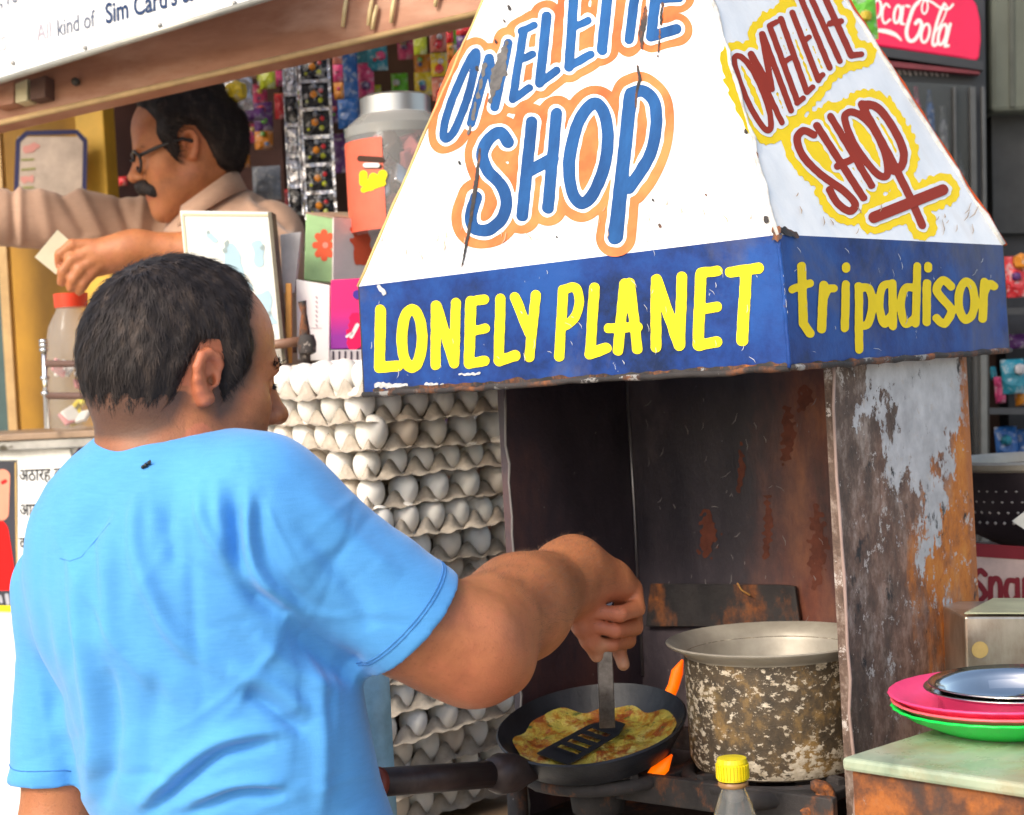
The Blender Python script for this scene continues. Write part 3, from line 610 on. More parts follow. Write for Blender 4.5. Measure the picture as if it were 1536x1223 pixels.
# ------------------------------------------------------------------ pot
pm_ = MB('sooty_pot_scale', (.3, .25, .2), .6, .0); z = pm_.gen(2)
a1 = pm_.noise(26, 10, .7, (1, 1, .8)); a2 = pm_.noise(85, 10, .72, (1, 1, 1.5)); a3 = pm_.noise(8, 8, .6, (1, 1, 2.2))
c = pm_.ramp(a1, [(.3, (.025, .02, .016)), (.5, (.085, .06, .035)), (.66, (.3, .18, .06))])
c = pm_.mix(pm_.step(a3, .58, .72), c, (.28, .19, .07)); fl = pm_.math('ADD', a2, pm_.math('MULTIPLY', pm_.math('SUBTRACT', a3, .5), .35))
low = pm_.step(z, .2, .12) if False else pm_.math('MULTIPLY', pm_.math('MAXIMUM', pm_.math('SUBTRACT', .3, z), 0.0), .35)
c = pm_.mix(pm_.step(pm_.math('ADD', fl, low), .54, .57), c, pm_.ramp(pm_.noise(90, 4), [(.3, (.34, .27, .18)), (.7, (.7, .62, .5))]))
pm_.set('Base Color', c); pm_.bump(pm_.math('ADD', a1, a2), .6, .003); pm_ = pm_.m
alu = MB('worn_aluminium', (.6, .58, .53), .45, .25); alu.set('Base Color', alu.ramp(alu.noise(12, 8, .65), [(.3, (.26, .23, .185)), (.7, (.46, .42, .35))])); alu.bump(alu.noise(40, 6), .15, .002); alu = alu.m
pz = Vector((potc.x, potc.y, .996)); pot = thing('cooking_pot', 'scorched aluminium cooking pot with flared rim beside the frying pan', 'pot', pz)
latheo('pot_body', pz, [(0, 0), (.088, 0), (.104, .006), (.11, .018), (.111, .145)], pm_, pot, 64, wob=.003, caps=False)
latheo('pot_rim', pz, [(.111, .145), (.116, .15), (.132, .158), (.1335, .1605), (.131, .162), (.117, .155), (.1085, .14), (.1075, .02), (.098, .008), (0, .006)], alu, pot, 64, wob=.003, caps=False)
# flames licking out round the burners
flm = MB('flame', (.9, .2, .0), .6); flm.set('Emission Color', flm.ramp(flm.gen(2), [(0, (1, .22, .0)), (.6, (1, .13, .0)), (1, (.9, .05, .0))])); flm.b.inputs['Emission Strength'].default_value = .55; flm = flm.m
def flame(name, label, pts, rs):
    o = tubeo(name, pts, rs, flm, None, 10); tag(o, label, 'flame', 'flames around the burners'); return o
flame('burner_flame', 'orange flame licking up between frying pan and cooking pot', [P(975, 1110, 2.25), P(995, 1062, 2.27), P(1010, 1030, 2.28), P(1016, 1008, 2.28), P(1024, 990, 2.28)], [.007, .0085, .008, .0085, .0015])
flame('burner_flame', 'small orange flame under the right side of the frying pan', [P(972, 1168, 2.06), P(984, 1160, 2.05), P(996, 1150, 2.05), P(1008, 1132, 2.05)], [.005, .0095, .008, .0012])
# ------------------------------------------------------------------ oil bottle in front
bc = P(1108, 1330, 1.86); zt_ = P(1102, 1140, 1.86).z
bot = thing('oil_bottle', 'clear plastic oil bottle with ribbed yellow cap in front of the pot', 'bottle', (bc.x, bc.y, .72))
glass = MB('clear_plastic', (.92, .95, .96), .08); glass.b.inputs['Transmission Weight'].default_value = .92; glass.b.inputs['IOR'].default_value = 1.25; glass = glass.m
latheo('bottle_body', (bc.x, bc.y, .72), [(.03, 0), (.034, .006), (.034, zt_ - .72 - .11), (.031, zt_ - .72 - .085), (.0165, zt_ - .72 - .04), (.0125, zt_ - .72 - .03), (.0125, zt_ - .72 - .012)], glass, bot, 28)
latheo('oil', (bc.x, bc.y, .724), [(.0, 0), (.031, .003), (.031, .16), (0, .16)], MB('mustard_oil', (.55, .32, .03), .15).m, bot, 24)
yc = plain('yellow_cap_plastic', (.75, .6, .01), .35)
g = lathe((bc.x, bc.y, zt_ - .022), [(.0178, 0), (.0178, .02), (.0165, .0245), (0, .0255)], 28); capo = obj('cap', *g, yc, bot)
gs = []
for k in range(30):
    a = math.tau * k / 30; d = Vector((math.cos(a), math.sin(a), 0)); gs.append(obox(Vector((bc.x, bc.y, zt_ - .012)) + d * .018, d * .001, d.cross(UP) * .0009, UP * .008))
tag(obj('cap_ribs', *join(*gs), yc, capo), kind='stuff')
latheo('neck_ring', (bc.x, bc.y, zt_ - .03), [(.016, 0), (.0175, .002), (.0175, .004), (.016, .006)], plain('brown_neck_ring', (.3, .16, .06), .4), bot, 24)
boxo('bottle_shelf', (bc.x, bc.y, .705), dF * .1, dR * .06, UP * .014, iron, st)
# ------------------------------------------------------------------ side table with plates
tz = 1.092
def flatp(px, py, z): r = ray(px, py); t = (z - CAMZ) / r.z; return Vector((0, 0, CAMZ)) + r * t
tc = flatp(1262, 1136, tz); te = flatp(1560, 1180, tz); tb = flatp(1352, 1098, tz)
tdir = (te - tc).normalized(); tbd = (tb - tc).normalized()
tb2 = Vector((-tdir.y, tdir.x, 0))
table = thing('serving_table', 'rusted tin-clad serving table with worn green marble top holding plates', 'table', (tc.x, tc.y, 0))
mar = MB('green_glazed_top', (.3, .36, .27), .22); mar.set('Base Color', mar.mix(mar.step(mar.noise(7, 8, .68), .44, .64), mar.ramp(mar.noise(9, 8, .6, dist=1.2), [(.3, (.2, .27, .19)), (.5, (.36, .42, .3)), (.7, (.46, .46, .33))]), (.34, .25, .13))); mar.set('Roughness', mar.ramp(mar.noise(18, 6), [(.3, .15), (.7, .5)])); mar.bump(mar.noise(30, 6), .2, .002); mar = mar.m
cor = [tc, tc + tdir * .55, tc + tdir * .55 + tb2 * .34, tc + tb2 * .34 + tdir * .02]
slabo('table_top', [p for p in cor], .014, mar, table, .004, inward=-UP)
tin = rusty('rusted_tin_front', (.3, .29, .28), .62, .6, 9)
ins = [tc + tdir * .006 + tb2 * .008, tc + tdir * .545 + tb2 * .008, tc + tdir * .545 + tb2 * .33, tc + tb2 * .33 + tdir * .01]
slabo('cabinet', [Vector((p.x, p.y, tz - .0145)) for p in ins], tz - .0145, tin, table, .003, inward=-UP)
plc = flatp(1510, 1092, tz); plc = Vector((plc.x, plc.y, tz))
def plate(name, label, z, R, h, mat, flute, dx=0, dy=0, th=.002, foot=.58):
    seg = 96; V, Fc = [], []
    prof = [(0, 0, 0), (foot * R, 0, 0), (foot * R * 1.06, .002, .1), (R * .84, h * .55, 1), (R * .965, h * .93, 1), (R, h, .6), (R * .985, h + th, .6), (R * .83, h * .55 + th * 1.2, 1), (foot * R, th * 1.2, .1), (0, th * 1.2, 0)]
    for r, zz, fa in prof:
        for k in range(seg):
            a = math.tau * k / seg; rr = r * (1 + flute * fa * math.cos(32 * a)); V.append((plc.x + dx + rr * math.cos(a), plc.y + dy + rr * math.sin(a), z + zz))
    for i in range(len(prof) - 1):
        for k in range(seg): Fc.append([i * seg + k, i * seg + (k + 1) % seg, (i + 1) * seg + (k + 1) % seg, (i + 1) * seg + k])
    return tag(obj(name, V, Fc, mat, None, True), label, 'plate', 'plates stacked on the serving table')
plas = lambda n, c: plain(n, c, .32, var=.08, bump=.03)
GR, PK, PK2 = plas('bright_green_plastic', (.0, .72, .09)), plas('hot_pink_plastic', (.85, .06, .2)), plas('salmon_pink_plastic', (.85, .13, .16))
plate('dinner_plate', 'bright green fluted plastic plate at the bottom of the plate stack', tz + .0005, .122, .026, GR, .012)
plate('dinner_plate', 'salmon pink plastic plate resting on the green plate', tz + .0075, .123, .0255, PK2, .005, .001)
plate('dinner_plate', 'hot pink plastic plate right under the steel plates', tz + .0145, .1235, .026, PK, .006, -.001, .001)
sst = MB('polished_steel', (.72, .7, .68), .12, 1.0); sst.set('Base Color', sst.ramp(sst.noise(7, 4), [(.3, (.6, .58, .55)), (.7, (.8, .78, .76))])); sst = sst.m
plate('dinner_plate', 'polished round steel plate inside the pink plate', tz + .0215, .098, .0245, sst, 0, .012, 0, .0012, .8)
plate('dinner_plate', 'topmost polished steel plate of the stack', tz + .026, .096, .024, sst, 0, .016, .003, .0012, .8)
# tin, carton and colander behind the table
def cornerbox(name, label, cat, pxs, Yf, depth, mat, par=None, bevel=.002, dirv=None):
    """box whose front face is the pixel quad (bl, br, tr, tl) at depth Yf, going back by depth"""
    pts = [P(x, y, Yf) for x, y in pxs]; return tag(slabo(name, pts, depth, mat, par, bevel), label, cat)
tins = MB('stained_tin', (.5, .44, .36), .3, .8); tins.set('Base Color', tins.ramp(tins.noise(9, 8, .65, (1, 1, .5)), [(.3, (.2, .13, .08)), (.5, (.45, .4, .34)), (.7, (.65, .6, .54))])); tins = tins.m
stand2 = thing('back_shelf', 'dark wooden shelf carrying tin, carton and colander behind the rusty post', 'shelf', P(1600, 1100, 2.5).xyz * 1)
tn = thing('ghee_tin', 'dull square tin with round emblem and open lid behind the plates', 'tin', P(1500, 1030, 2.0))
q = [(1450, 1035), (1560, 1035), (1556, 925), (1447, 925)]; slabo('tin_body', [P(x, y, 2.0) for x, y in q], .14, tins, tn, .003)
pt = plane3(P(1450, 1035, 2.0), P(1560, 1035, 2.0), P(1447, 925, 2.0))
paint('emblem', [([(1470, 975)], 25)], pt, plain('brass_emblem', (.55, .4, .16), .35, .6), tn, 0, .0008); paint('label_print', [([(1534, y), (1560, y)], 2) for y in (945, 951, 957, 963)], pt, flat('pale_print', (.7, .66, .6)), tn, 0, .0008)
lid = [P(1447, 925, 2.0), P(1556, 925, 2.0), P(1575, 903, 2.12), P(1490, 903, 2.12)]; slabo('open_lid', [p + UP * .003 for p in lid], .002, plain('pale_green_lid', (.42, .44, .3), .4, .3), tn, inward=UP)
ct = thing('snack_carton', 'maroon and cream snack carton with large maroon lettering, partly hidden by the post', 'carton', P(1500, 915, 2.45))
q = [(1440, 925), (1620, 935), (1620, 838), (1440, 826)]; slabo('carton_body', [P(x, y, 2.45) for x, y in q], .2, plain('cream_pink_card', (.55, .4, .36), .7), ct, .003)
pt = plane3(*[P(x, y, 2.45) for x, y in q[:3]]); maroon = flat('maroon_print', (.22, .02, .03))
paint('top_stripe', [([(1446, 824), (1616, 835)], 20)], pt, maroon, ct, 0, .001)
sn = [(cs([(1478, 862), (1470, 856), (1462, 868), (1472, 880), (1478, 892), (1468, 902), (1460, 896)]), 8), ([(1486, 868), (1486, 905)], 8), (cs([(1486, 880), (1492, 868), (1500, 874), (1501, 905)]), 8),
      (cs([(1524, 872), (1512, 872), (1509, 890), (1516, 904), (1525, 896)]), 8), ([(1526, 870), (1527, 906)], 8), ([(1537, 870), (1537, 925)], 8), (cs([(1537, 874), (1550, 870), (1556, 888), (1548, 904), (1537, 900)]), 8)]
paint('lettering', sn, pt, maroon, ct, 0, .0012, res=1.2)
cl = thing('colander', 'dark round colander with bright rolled rim standing on the snack carton', 'colander', P(1560, 815, 2.55))
cc = P(1560, 815, 2.55); dk = plain('dark_aluminium', (.05, .04, .05), .4, .6)
zr = P(1500, 706, 2.45).z - cc.z
prof = [(0, .0), (.06, 0), (.1, .02), (.125, .06), (.132, zr)]
latheo('colander_bowl', cc, prof, dk, cl, 40, caps=False); latheo('rolled_rim', cc, [(.132, zr - .004), (.14, zr), (.141, zr + .008), (.136, zr + .012), (.13, zr + .006), (.1285, zr - .004)], alu, cl, 40, caps=False)
hole = plain('bright_punched_metal', (.5, .47, .45), .35, .5)
gs = []
for r_ in range(4):
    for k in range(26):
        a = math.pi + k / 26 * math.pi + .06 * r_; t = .35 + .13 * r_; rr = .118 + .012 * t; gs.append(lathe(cc + Vector((rr * math.cos(a), rr * math.sin(a), zr * t)), [(0, -.003), (.003, 0), (0, .003)], 6))
tag(obj('punched_holes', *join(*gs), hole, cl), kind='stuff')
sc_ = P(1540, 930, 2.5)
slabo('shelf_board', [Vector((sc_.x - .12, 2.4, P(1500, 927, 2.45).z - .006)), Vector((sc_.x + .4, 2.4, P(1500, 927, 2.45).z - .006)), Vector((sc_.x + .4, 2.8, P(1500, 927, 2.45).z - .006)), Vector((sc_.x - .12, 2.8, P(1500, 927, 2.45).z - .006))], .02, plain('old_dark_wood', (.1, .06, .04), .7), stand2, inward=-UP)
for xx in (-.1, .38): tubeo('leg', [Vector((sc_.x + xx, 2.75, 0)), Vector((sc_.x + xx, 2.75, P(1500, 927, 2.45).z - .02))], .018, plain('old_dark_wood_leg', (.1, .06, .04), .7), stand2)
boxo('tin_shelf', (P(1560, 1040, 2.07).x, 2.07, P(1500, 1036, 2.0).z - .012), (.16, 0, 0), (0, .1, 0), (0, 0, .01), plain('old_wood_ledge', (.14, .09, .06), .7), stand2)
tag(slabo('paper_slip', [P(1518, 782, 2.4), P(1545, 800, 2.4), P(1560, 780, 2.4), P(1540, 765, 2.4)], .001, plain('white_paper', (.75, .73, .66), .8)), 'cream paper slip tucked against the colander', 'paper')
# ------------------------------------------------------------------ egg trays
pulp = MB('grey_paper_pulp', (.5, .43, .35), .95); _n = pulp.noise(45, 8, .7)
pulp.set('Base Color', pulp.mix(pulp.step(pulp.noise(8, 6), .5, .72), pulp.ramp(_n, [(.3, (.36, .3, .235)), (.7, (.58, .51, .42))]), (.27, .21, .16))); pulp.bump(pulp.math('ADD', pulp.noise(260, 5), pulp.math('MULTIPLY', pulp.noise(40, 4), 2.0)), .5, .003); pulp = pulp.m
eggm = MB('eggshell', (.8, .77, .72), .45); eggm.b.inputs['Subsurface Weight'].default_value = .08; eggm.b.inputs['Subsurface Radius'].default_value = (.006, .004, .003)
oi = eggm.t.nodes.new('ShaderNodeObjectInfo'); eggm.set('Base Color', eggm.ramp(oi.outputs['Random'], [(0, (.74, .7, .63)), (.5, (.84, .82, .78)), (.85, (.8, .74, .65)), (1, (.7, .58, .46))])); eggm.bump(eggm.noise(700, 3), .08, .001); eggm = eggm.m
TS = .29; EYAW = math.radians(46)
corner = P(549, 640, 2.34)
lf = Vector((-math.cos(EYAW), math.sin(EYAW), 0)); rf = Vector((math.sin(EYAW), math.cos(EYAW), 0))
tcx = corner + lf * TS / 2 + rf * TS / 2
HP, DC, LIFT = .024, .014, .0425
def tray_mesh(nl, nr, seed):
    r = np.random.default_rng(seed); N = 78; u = np.linspace(-.03, 1.03, N + 1); V = []
    ph = r.uniform(0, 6.28, 8)
    for a in u:
        for b in u:
            aa, bb = min(max(a, 0), 1), min(max(b, 0), 1)
            ca, cb = math.cos(math.pi * aa * nl) ** 2, math.cos(math.pi * bb * nr) ** 2
            z = HP * (ca * cb) ** .75 - DC * ((1 - ca) * (1 - cb)) ** .7
            edge = min(a, 1 - a, b, 1 - b)
            # posts along the outer walls are lower and blunter
            if edge < .012: z = HP * .42 * (ca if (min(b, 1 - b) <= min(a, 1 - a)) else cb) ** 2.2 * (0.3 if edge < 0 else 1) - .004
            if edge < -.008: z = -.0045 + .0018 * math.sin(17 * a + ph[0]) + .0018 * math.sin(23 * b + ph[1]) + .0011 * math.sin(61 * (a + b) + ph[2])
            ex = 1 + (.0 if edge > 0 else .006 * math.sin(31 * a + ph[3]) + .006 * math.sin(27 * b + ph[4]))
            p = lf * ((a - .5) * TS * ex) + rf * ((b - .5) * TS * ex) + UP * (z + .0022 * math.sin(5 * a + ph[5]) + .0022 * math.sin(4 * b + ph[6]))
            V.append(tuple(p))
    Fc = [[i * (N + 1) + j, i * (N + 1) + j + 1, (i + 1) * (N + 1) + j + 1, (i + 1) * (N + 1) + j] for i in range(N) for j in range(N)]
    me = bpy.data.meshes.new('egg_tray'); me.from_pydata(V, [], Fc); me.materials.append(pulp); me.polygons.foreach_set('use_smooth', [True] * len(Fc)); return me
tmesh = [[tray_mesh(6, 5, 1), tray_mesh(6, 5, 2)], [tray_mesh(5, 6, 3), tray_mesh(5, 6, 4)]]
prof = [(0.0222 * math.sin(t) * (1 - .13 * math.cos(t)), -.0272 * math.cos(t) + .0) for t in [math.pi * i / 14 for i in range(15)]]
V, Fc = lathe((0, 0, 0), [(max(r, 0), z) for r, z in prof], 18)
egg_me = bpy.data.meshes.new('egg'); egg_me.from_pydata([tuple(v) for v in V], [], Fc); egg_me.materials.append(eggm); egg_me.polygons.foreach_set('use_smooth', [True] * len(Fc))
ordn = ['top', 'second', 'third', 'fourth', 'fifth', 'sixth', 'seventh', 'eighth', 'ninth', 'tenth', 'eleventh', 'twelfth', 'thirteenth', 'fourteenth', 'fifteenth', 'sixteenth', 'seventeenth']
ztop = P(480, 588, 2.42).z; NT = 16
for t in range(NT):
    odd = t % 2; nl, nr = (6, 5) if not odd else (5, 6); z = ztop - t * LIFT
    jx = Vector((rng.normal(0, .0045), rng.normal(0, .0045), 0)); sway = lf * (.012 * math.sin(t * .9)) + (Vector((-.012, 0, 0)) * max(0, t - 9) * .35)
    o = bpy.data.objects.new('egg_tray', tmesh[odd][(t // 2) % 2]); COL.objects.link(o); o.location = Vector((tcx.x, tcx.y, z)) + jx + sway; yaw = rng.normal(0, .022); o.rotation_euler = (rng.normal(0, .006), rng.normal(0, .006), yaw)
    where = 'topmost pulp egg tray of the stack under the hood' if t == 0 else f'pulp egg tray, {ordn[t]} from the top of the stack'
    tag(o, 'grey ' + where, 'egg tray', 'egg trays stacked beside the stove')
    for i in range(nl):
        for j in range(nr):
            if t > 0 and i > 0 and j > 0: continue
            a, b = (i + .5) / nl - .5, (j + .5) / nr - .5
            p = lf * (a * TS) + rf * (b * TS); e = bpy.data.objects.new('egg', egg_me); COL.objects.link(e)
            p *= 1.035; e.location = o.location + Matrix.Rotation(yaw, 3, 'Z') @ p + UP * (.0185 + rng.normal(0, .001))
            e.rotation_euler = (rng.normal(0, .12), rng.normal(0, .12), rng.uniform(0, 6.28)); sc = 1 + rng.normal(0, .045); e.scale = (sc, sc, sc)
            side = 'white corner egg between cook and stove' if i == 0 and j == 0 else 'white egg on the side facing the cook' if j == 0 else 'white egg on the side facing the stove' if i == 0 else 'white egg inside the outer rows'
            tag(e, f'{side}, {ordn[t]} tray from the top' if t else f'{side}, topmost tray', 'egg', 'eggs in the stacked trays')
zb = ztop - NT * LIFT + .02
stl = thing('egg_stool', 'plain wooden stool holding up the tall stack of egg trays', 'stool', (tcx.x, tcx.y, 0)); wd = plain('worn_stool_wood', (.25, .16, .09), .7)
boxo('seat', (tcx.x, tcx.y, zb - .012), lf * .17, rf * .17, UP * .012, wd, stl, .003)
for a in (-1, 1):
    for b in (-1, 1): tubeo('leg', [Vector((tcx.x, tcx.y, 0)) + lf * .14 * a + rf * .14 * b, Vector((tcx.x, tcx.y, zb - .02)) + lf * .14 * a + rf * .14 * b], .018, wd, stl, 8)
# ------------------------------------------------------------------ kiosk on the left
och = MB('ochre_board', (.5, .25, .012), .6); och.set('Base Color', och.ramp(och.noise(4, 8, .65, (1, 1, .6)), [(.3, (.36, .17, .01)), (.55, (.56, .28, .014)), (.75, (.62, .36, .04))])); och.bump(och.noise(30, 6), .2, .002); och = och.m
yel = plain('yellow_post_paint', (.75, .45, .05), .5, var=.15)
brn = plain('dark_brown_board', (.1, .05, .035), .8, var=.5, scale=4)
woodb = MB('brown_beam_paint', (.26, .11, .05), .6); woodb.set('Base Color', woodb.mix(woodb.step(woodb.noise(5, 8, .6, (1, 1, 3)), .5, .75), woodb.ramp(woodb.noise(8, 9, .65, (.5, .5, 2)), [(.3, (.26, .1, .05)), (.7, (.46, .22, .13))]), (.52, .3, .2))); woodb.bump(woodb.noise(30, 6), .3, .003); woodb = woodb.m
kio = thing('kiosk', 'yellow walled wooden kiosk with brown beam and steel-edged counter behind the cook', 'kiosk', (-1.0, 3.1, 0))
kc0 = P(-80, 660, 3.06); kc1 = P(560, 640, 2.72)
kd = Vector((kc1.x - kc0.x, kc1.y - kc0.y, 0)).normalized(); kb = Vector((-kd.y, kd.x, 0))        # along / back
def kp(u, v, z): p = kc0 + kd * u + kb * v; return Vector((p.x, p.y, z))
KL = (Vector((kc1.x, kc1.y, 0)) - Vector((kc0.x, kc0.y, 0))).length + .1; K0 = -.6; CZ = P(80, 648, 2.98).z
steel = MB('scuffed_steel_trim', (.4, .39, .38), .45, .7); steel.set('Base Color', steel.mix(steel.step(steel.noise(9, 9, .7, (1, 1, 2)), .58, .66), steel.ramp(steel.noise(20, 6), [(.3, (.3, .29, .28)), (.7, (.5, .49, .47))]), (.08, .07, .05))); steel = steel.m
whp = MB('white_washed_board', (.76, .75, .72), .6); whp.set('Base Color', whp.ramp(whp.noise(6, 8, .65), [(.3, (.66, .64, .6)), (.6, (.8, .8, .78))])); whp = whp.m
def kbox(name, u0, u1, v0, v1, z0, z1, mat, bevel=0, par=None):
    return boxo(name, kp((u0 + u1) / 2, (v0 + v1) / 2, (z0 + z1) / 2), kd * ((u1 - u0) / 2), kb * ((v1 - v0) / 2), UP * ((z1 - z0) / 2), mat, par or kio, bevel)
kbox('front_panel', K0, KL, .02, .06, 0, CZ - .028, whp); kbox('counter_top', K0, KL, -.01, .42, CZ - .012, CZ, plain('brown_counter', (.3, .2, .13), .5), .002)
kbox('steel_edge', K0, KL, -.004, .03, CZ - .03, CZ - .0125, steel, .002)
kbox('back_wall', K0, KL + .9, 1.15, 1.2, 0, 2.6, brn); kbox('roof', K0, KL + .3, .0, 1.2, 2.42, 2.46, plain('cream_ceiling', (.6, .52, .4), .7)); kbox('floor_board', K0, KL, .06, 1.15, .02, .06, brn)
kbox('shelf', .55, KL + .6, .82, 1.14, 1.62, 1.64, brn); kbox('shelf', .55, KL + .6, .82, 1.14, 1.32, 1.34, brn); kbox('shelf', .55, KL + .6, .82, 1.14, 1.92, 1.94, brn)
# ochre end wall, yellow post
def vp(name, px0, px1, Y0, Y1, z0, z1, mat, t=.03, bevel=0):
    a, b = P(px0, 500, Y0), P(px1, 500, Y1); return slabo(name, [Vector((a.x, a.y, z0)), Vector((b.x, b.y, z0)), Vector((b.x, b.y, z1)), Vector((a.x, a.y, z1))], t, mat, kio, bevel)
vp('end_wall', 16, 150, 3.75, 3.62, .1, 2.3, och); vp('yellow_post', 131, 174, 3.56, 3.54, .1, 2.3, yel, .05, .003)
vp('door_strip', 4, 17, 3.5, 3.5, .1, 2.3, plain('cream_strip', (.55, .36, .16), .6), .03); vp('door_panel', -90, 4, 3.52, 3.5, .1, 2.3, plain('teal_door', (.04, .09, .09), .5), .03)
vp('inner_partition', 176, 440, 3.9, 3.78, .1, 2.3, plain('maroon_brown_wall', (.12, .05, .045), .7, var=.5, scale=5), .02)
# beam and sign
bA, bB_ = P(-80, 204, 2.98), P(800, 2, 2.62); bm = thing('fascia_beam', 'weathered brown wooden beam under the white sign', 'beam', (bA.x, bA.y, bA.z))
plb = plane3(bA, bB_, P(-80, 130, 2.99))
tlb, trb = RP(-80, 120, plb), RP(800, -110, plb)
slabo('beam_board', [bA, bB_, trb, tlb], .05, woodb, bm, .003)
lp0, lp1 = bA + Vector((0, -.004, .0)), bB_ + Vector((0, -.004, .0)); tubeo('pale_lower_strip', [lp0, lp1], .0055, plain('pale_bare_wood', (.5, .33, .15), .6), bm, 6)
drip = plain('pale_dry_glue', (.72, .55, .28), .6)
for x, y0, y1 in ((518, -10, 42), (556, -5, 40), (562, 10, 46), (590, -10, 36), (656, -20, 12)):
    tubeo('rope_end', [RP(x + 4, y0, plb) + Vector((0, -.008, 0)), RP(x, (y0 + y1) / 2, plb) + Vector((0, -.01, 0)), RP(x - 3, y1, plb) + Vector((0, -.008, 0))], [.003, .004, .0035], drip, bm, 6)
tubeo('bolt', [RP(115, 124, plb) + Vector((0, .002, 0)), RP(115, 124, plb) - Vector((0, .012, 0))], .007, plain('dark_bolt', (.05, .04, .03), .5), bm, 10)
for x0, x1, mt in ((0, 28, woodb), (30, 48, plain('cream_block', (.55, .47, .28), .6)), (52, 75, brn)):
    slabo('bracket_block', [RP(x0, 165 - .2 * x0, plb) - Vector((0, .03, 0)), RP(x1, 165 - .2 * x1, plb) - Vector((0, .03, 0)), RP(x1, 132 - .2 * x1, plb) - Vector((0, .03, 0)), RP(x0, 136 - .2 * x0, plb) - Vector((0, .03, 0))], .03, mt, bm, .002)
sgn = thing('sign_board', 'long white shop sign with grey-blue lettering above the brown beam', 'sign', P(150, 80, 2.8))
spA, spB, spC = P(-90, 150, 2.93), P(440, -14, 2.58), P(-90, -60, 2.95); pls = plane3(spA, spB, spC)
slabo('board', [RP(-90, 150, pls), RP(440, -14, pls), RP(440, -260, pls), RP(-90, -110, pls)], .012, plain('white_sign_vinyl', (.82, .82, .82), .4, var=.06), sgn, .002)
tubeo('sign_rim', [RP(-90, 149, pls), RP(440, -15, pls)], .006, plain('grey_sign_rim', (.35, .34, .3), .4, .4), sgn, 8)
o0 = RP(-62, 95, pls); ud = (RP(240, 14, pls) - o0).normalized(); vd = pls[1].cross(ud); vd = vd if vd.z > 0 else -vd
tg = flat('grey_blue_sign_ink', (.12, .14, .2)); tg2 = flat('dark_blue_sign_ink', (.02, .045, .12))
def sx_(u): return ud * u * .78
for s, px, py, sz, mt, b in (('TARIES,', -40, 88, .036, flat('faded_ink', (.5, .42, .45)), 0), ('All', 56, 62, .043, flat('faded_ink_two', (.4, .36, .42)), 0), ('kind of', 86, 55, .042, tg, .005), ('Sim Card\'s &', 159, 36, .049, tg2, .02), ('cards, re', -40, 22, .042, tg, .01)):
    obj('lettering', *textg(s, sz, RP(px, py, pls), ud * .72, vd, pls[1], .0015, b), mt, sgn)
for x, y in ((20, 95), (128, 72), (240, 38), (352, 5)): tubeo('rivet', [RP(x, y, pls) - Vector((0, .004, 0)), RP(x, y, pls) + Vector((0, .003, 0))], .004, steel, sgn, 8)
# railing on the counter
chrome = MB('chrome', (.75, .74, .72), .12, 1.0).m; brz = plain('brown_rail', (.16, .09, .07), .4, .2)
rl = thing('counter_railing', 'small chrome posted rail with brown bars along the counter edge', 'railing', P(70, 645, 2.96))
yA = 2.93
for (x0, y0, x1, y1) in ((66, 515, 71, 643),):
    tubeo('post', [P(x0, y0, yA), P(x1, y1, yA)], .0052, chrome, rl, 12)
    for y in (512, 518, 525, 567, 590): tubeo('post_ring', [P(66 + (y - 515) * .04, y, yA) - UP * .003, P(66 + (y - 515) * .04, y, yA) + UP * .003], .0085, chrome, rl, 12)
for y in (546, 594): tubeo('bar', [P(70, y, yA), P(150, y, yA - .03), P(470, y - 24, yA - .2)], .0062, brz, rl, 8)
r2 = thing('rail_clamp', 'rusty pipe joint and rail stub beside the white carton', 'rail', P(455, 540, 2.6))
rs = rusty('rusty_pipe', (.35, .3, .26), .6, .4, 30)
tubeo('pipe', [P(390, 520, 2.6), P(452, 512, 2.6)], .0078, plain('brown_pipe', (.25, .13, .08), .5), r2, 10); tubeo('upright', [P(453, 452, 2.59), P(456, 470, 2.59), P(457, 500, 2.59), P(458, 545, 2.59)], [.007, .0045, .009, .0085], rs, r2, 10); latheo('joint', P(460, 514, 2.585) - UP * .01, [(.006, -.01), (.014, -.006), (.0155, .01), (.012, .022)], rs, r2, 14)
# jars
def jar(name, label, px, pyb, pyt, Y, R, lidmat, lidh, prof_top, par_extra=None):
    b = P(px, pyb, Y); top = P(px, pyt, Y).z; h = top - b.z; t = thing(name, label, 'jar', b)
    return t, b, h
gl = MB('thin_clear_plastic', (.9, .9, .88), .12); gl.b.inputs['Alpha'].default_value = .16; gl = gl.m; smoky = MB('smoky_jar_shoulder', (.4, .4, .38), .2); smoky.b.inputs['Alpha'].default_value = .55; smoky = smoky.m
t, b, h = jar('lidded_jar', 'clear plastic jar with red screw lid holding sachets behind the railing', 118, 645, 440, 3.02, .05, None, 0, 0)
latheo('jar_body', b, [(.044, 0), (.05, .006), (.05, h * .62), (.044, h * .76), (.028, h * .88), (.028, h * .9)], gl, t, 32, caps=False)
latheo('lid', b, [(.03, h * .9), (.031, h), (0, h)], plain('red_lid_plastic', (.7, .05, .015), .35), t, 28)
cand = [plain('yellow_sachet', (.75, .6, .02), .4), plain('pale_sachet', (.6, .55, .5), .5), plain('pink_sachet', (.6, .2, .2), .5), plain('white_sachet', (.75, .74, .7), .5)]
for i in range(14):
    a, r_ = rng.uniform(0, 6.28), rng.uniform(.01, .034); d = Vector((rng.normal(), rng.normal(), rng.normal())).normalized(); e = d.orthogonal()
    boxo('sachet', b + Vector((r_ * math.cos(a), r_ * math.sin(a), .02 + .11 * rng.random())), d * .014, e * .011, d.cross(e) * .003, cand[i % 4], t, .002)
t, b, h = jar('sweet_jar', 'large clear sweet jar with metal lid and orange-red label beside the hood', 604, 352, 150, 2.78, .07, None, 0, 0)
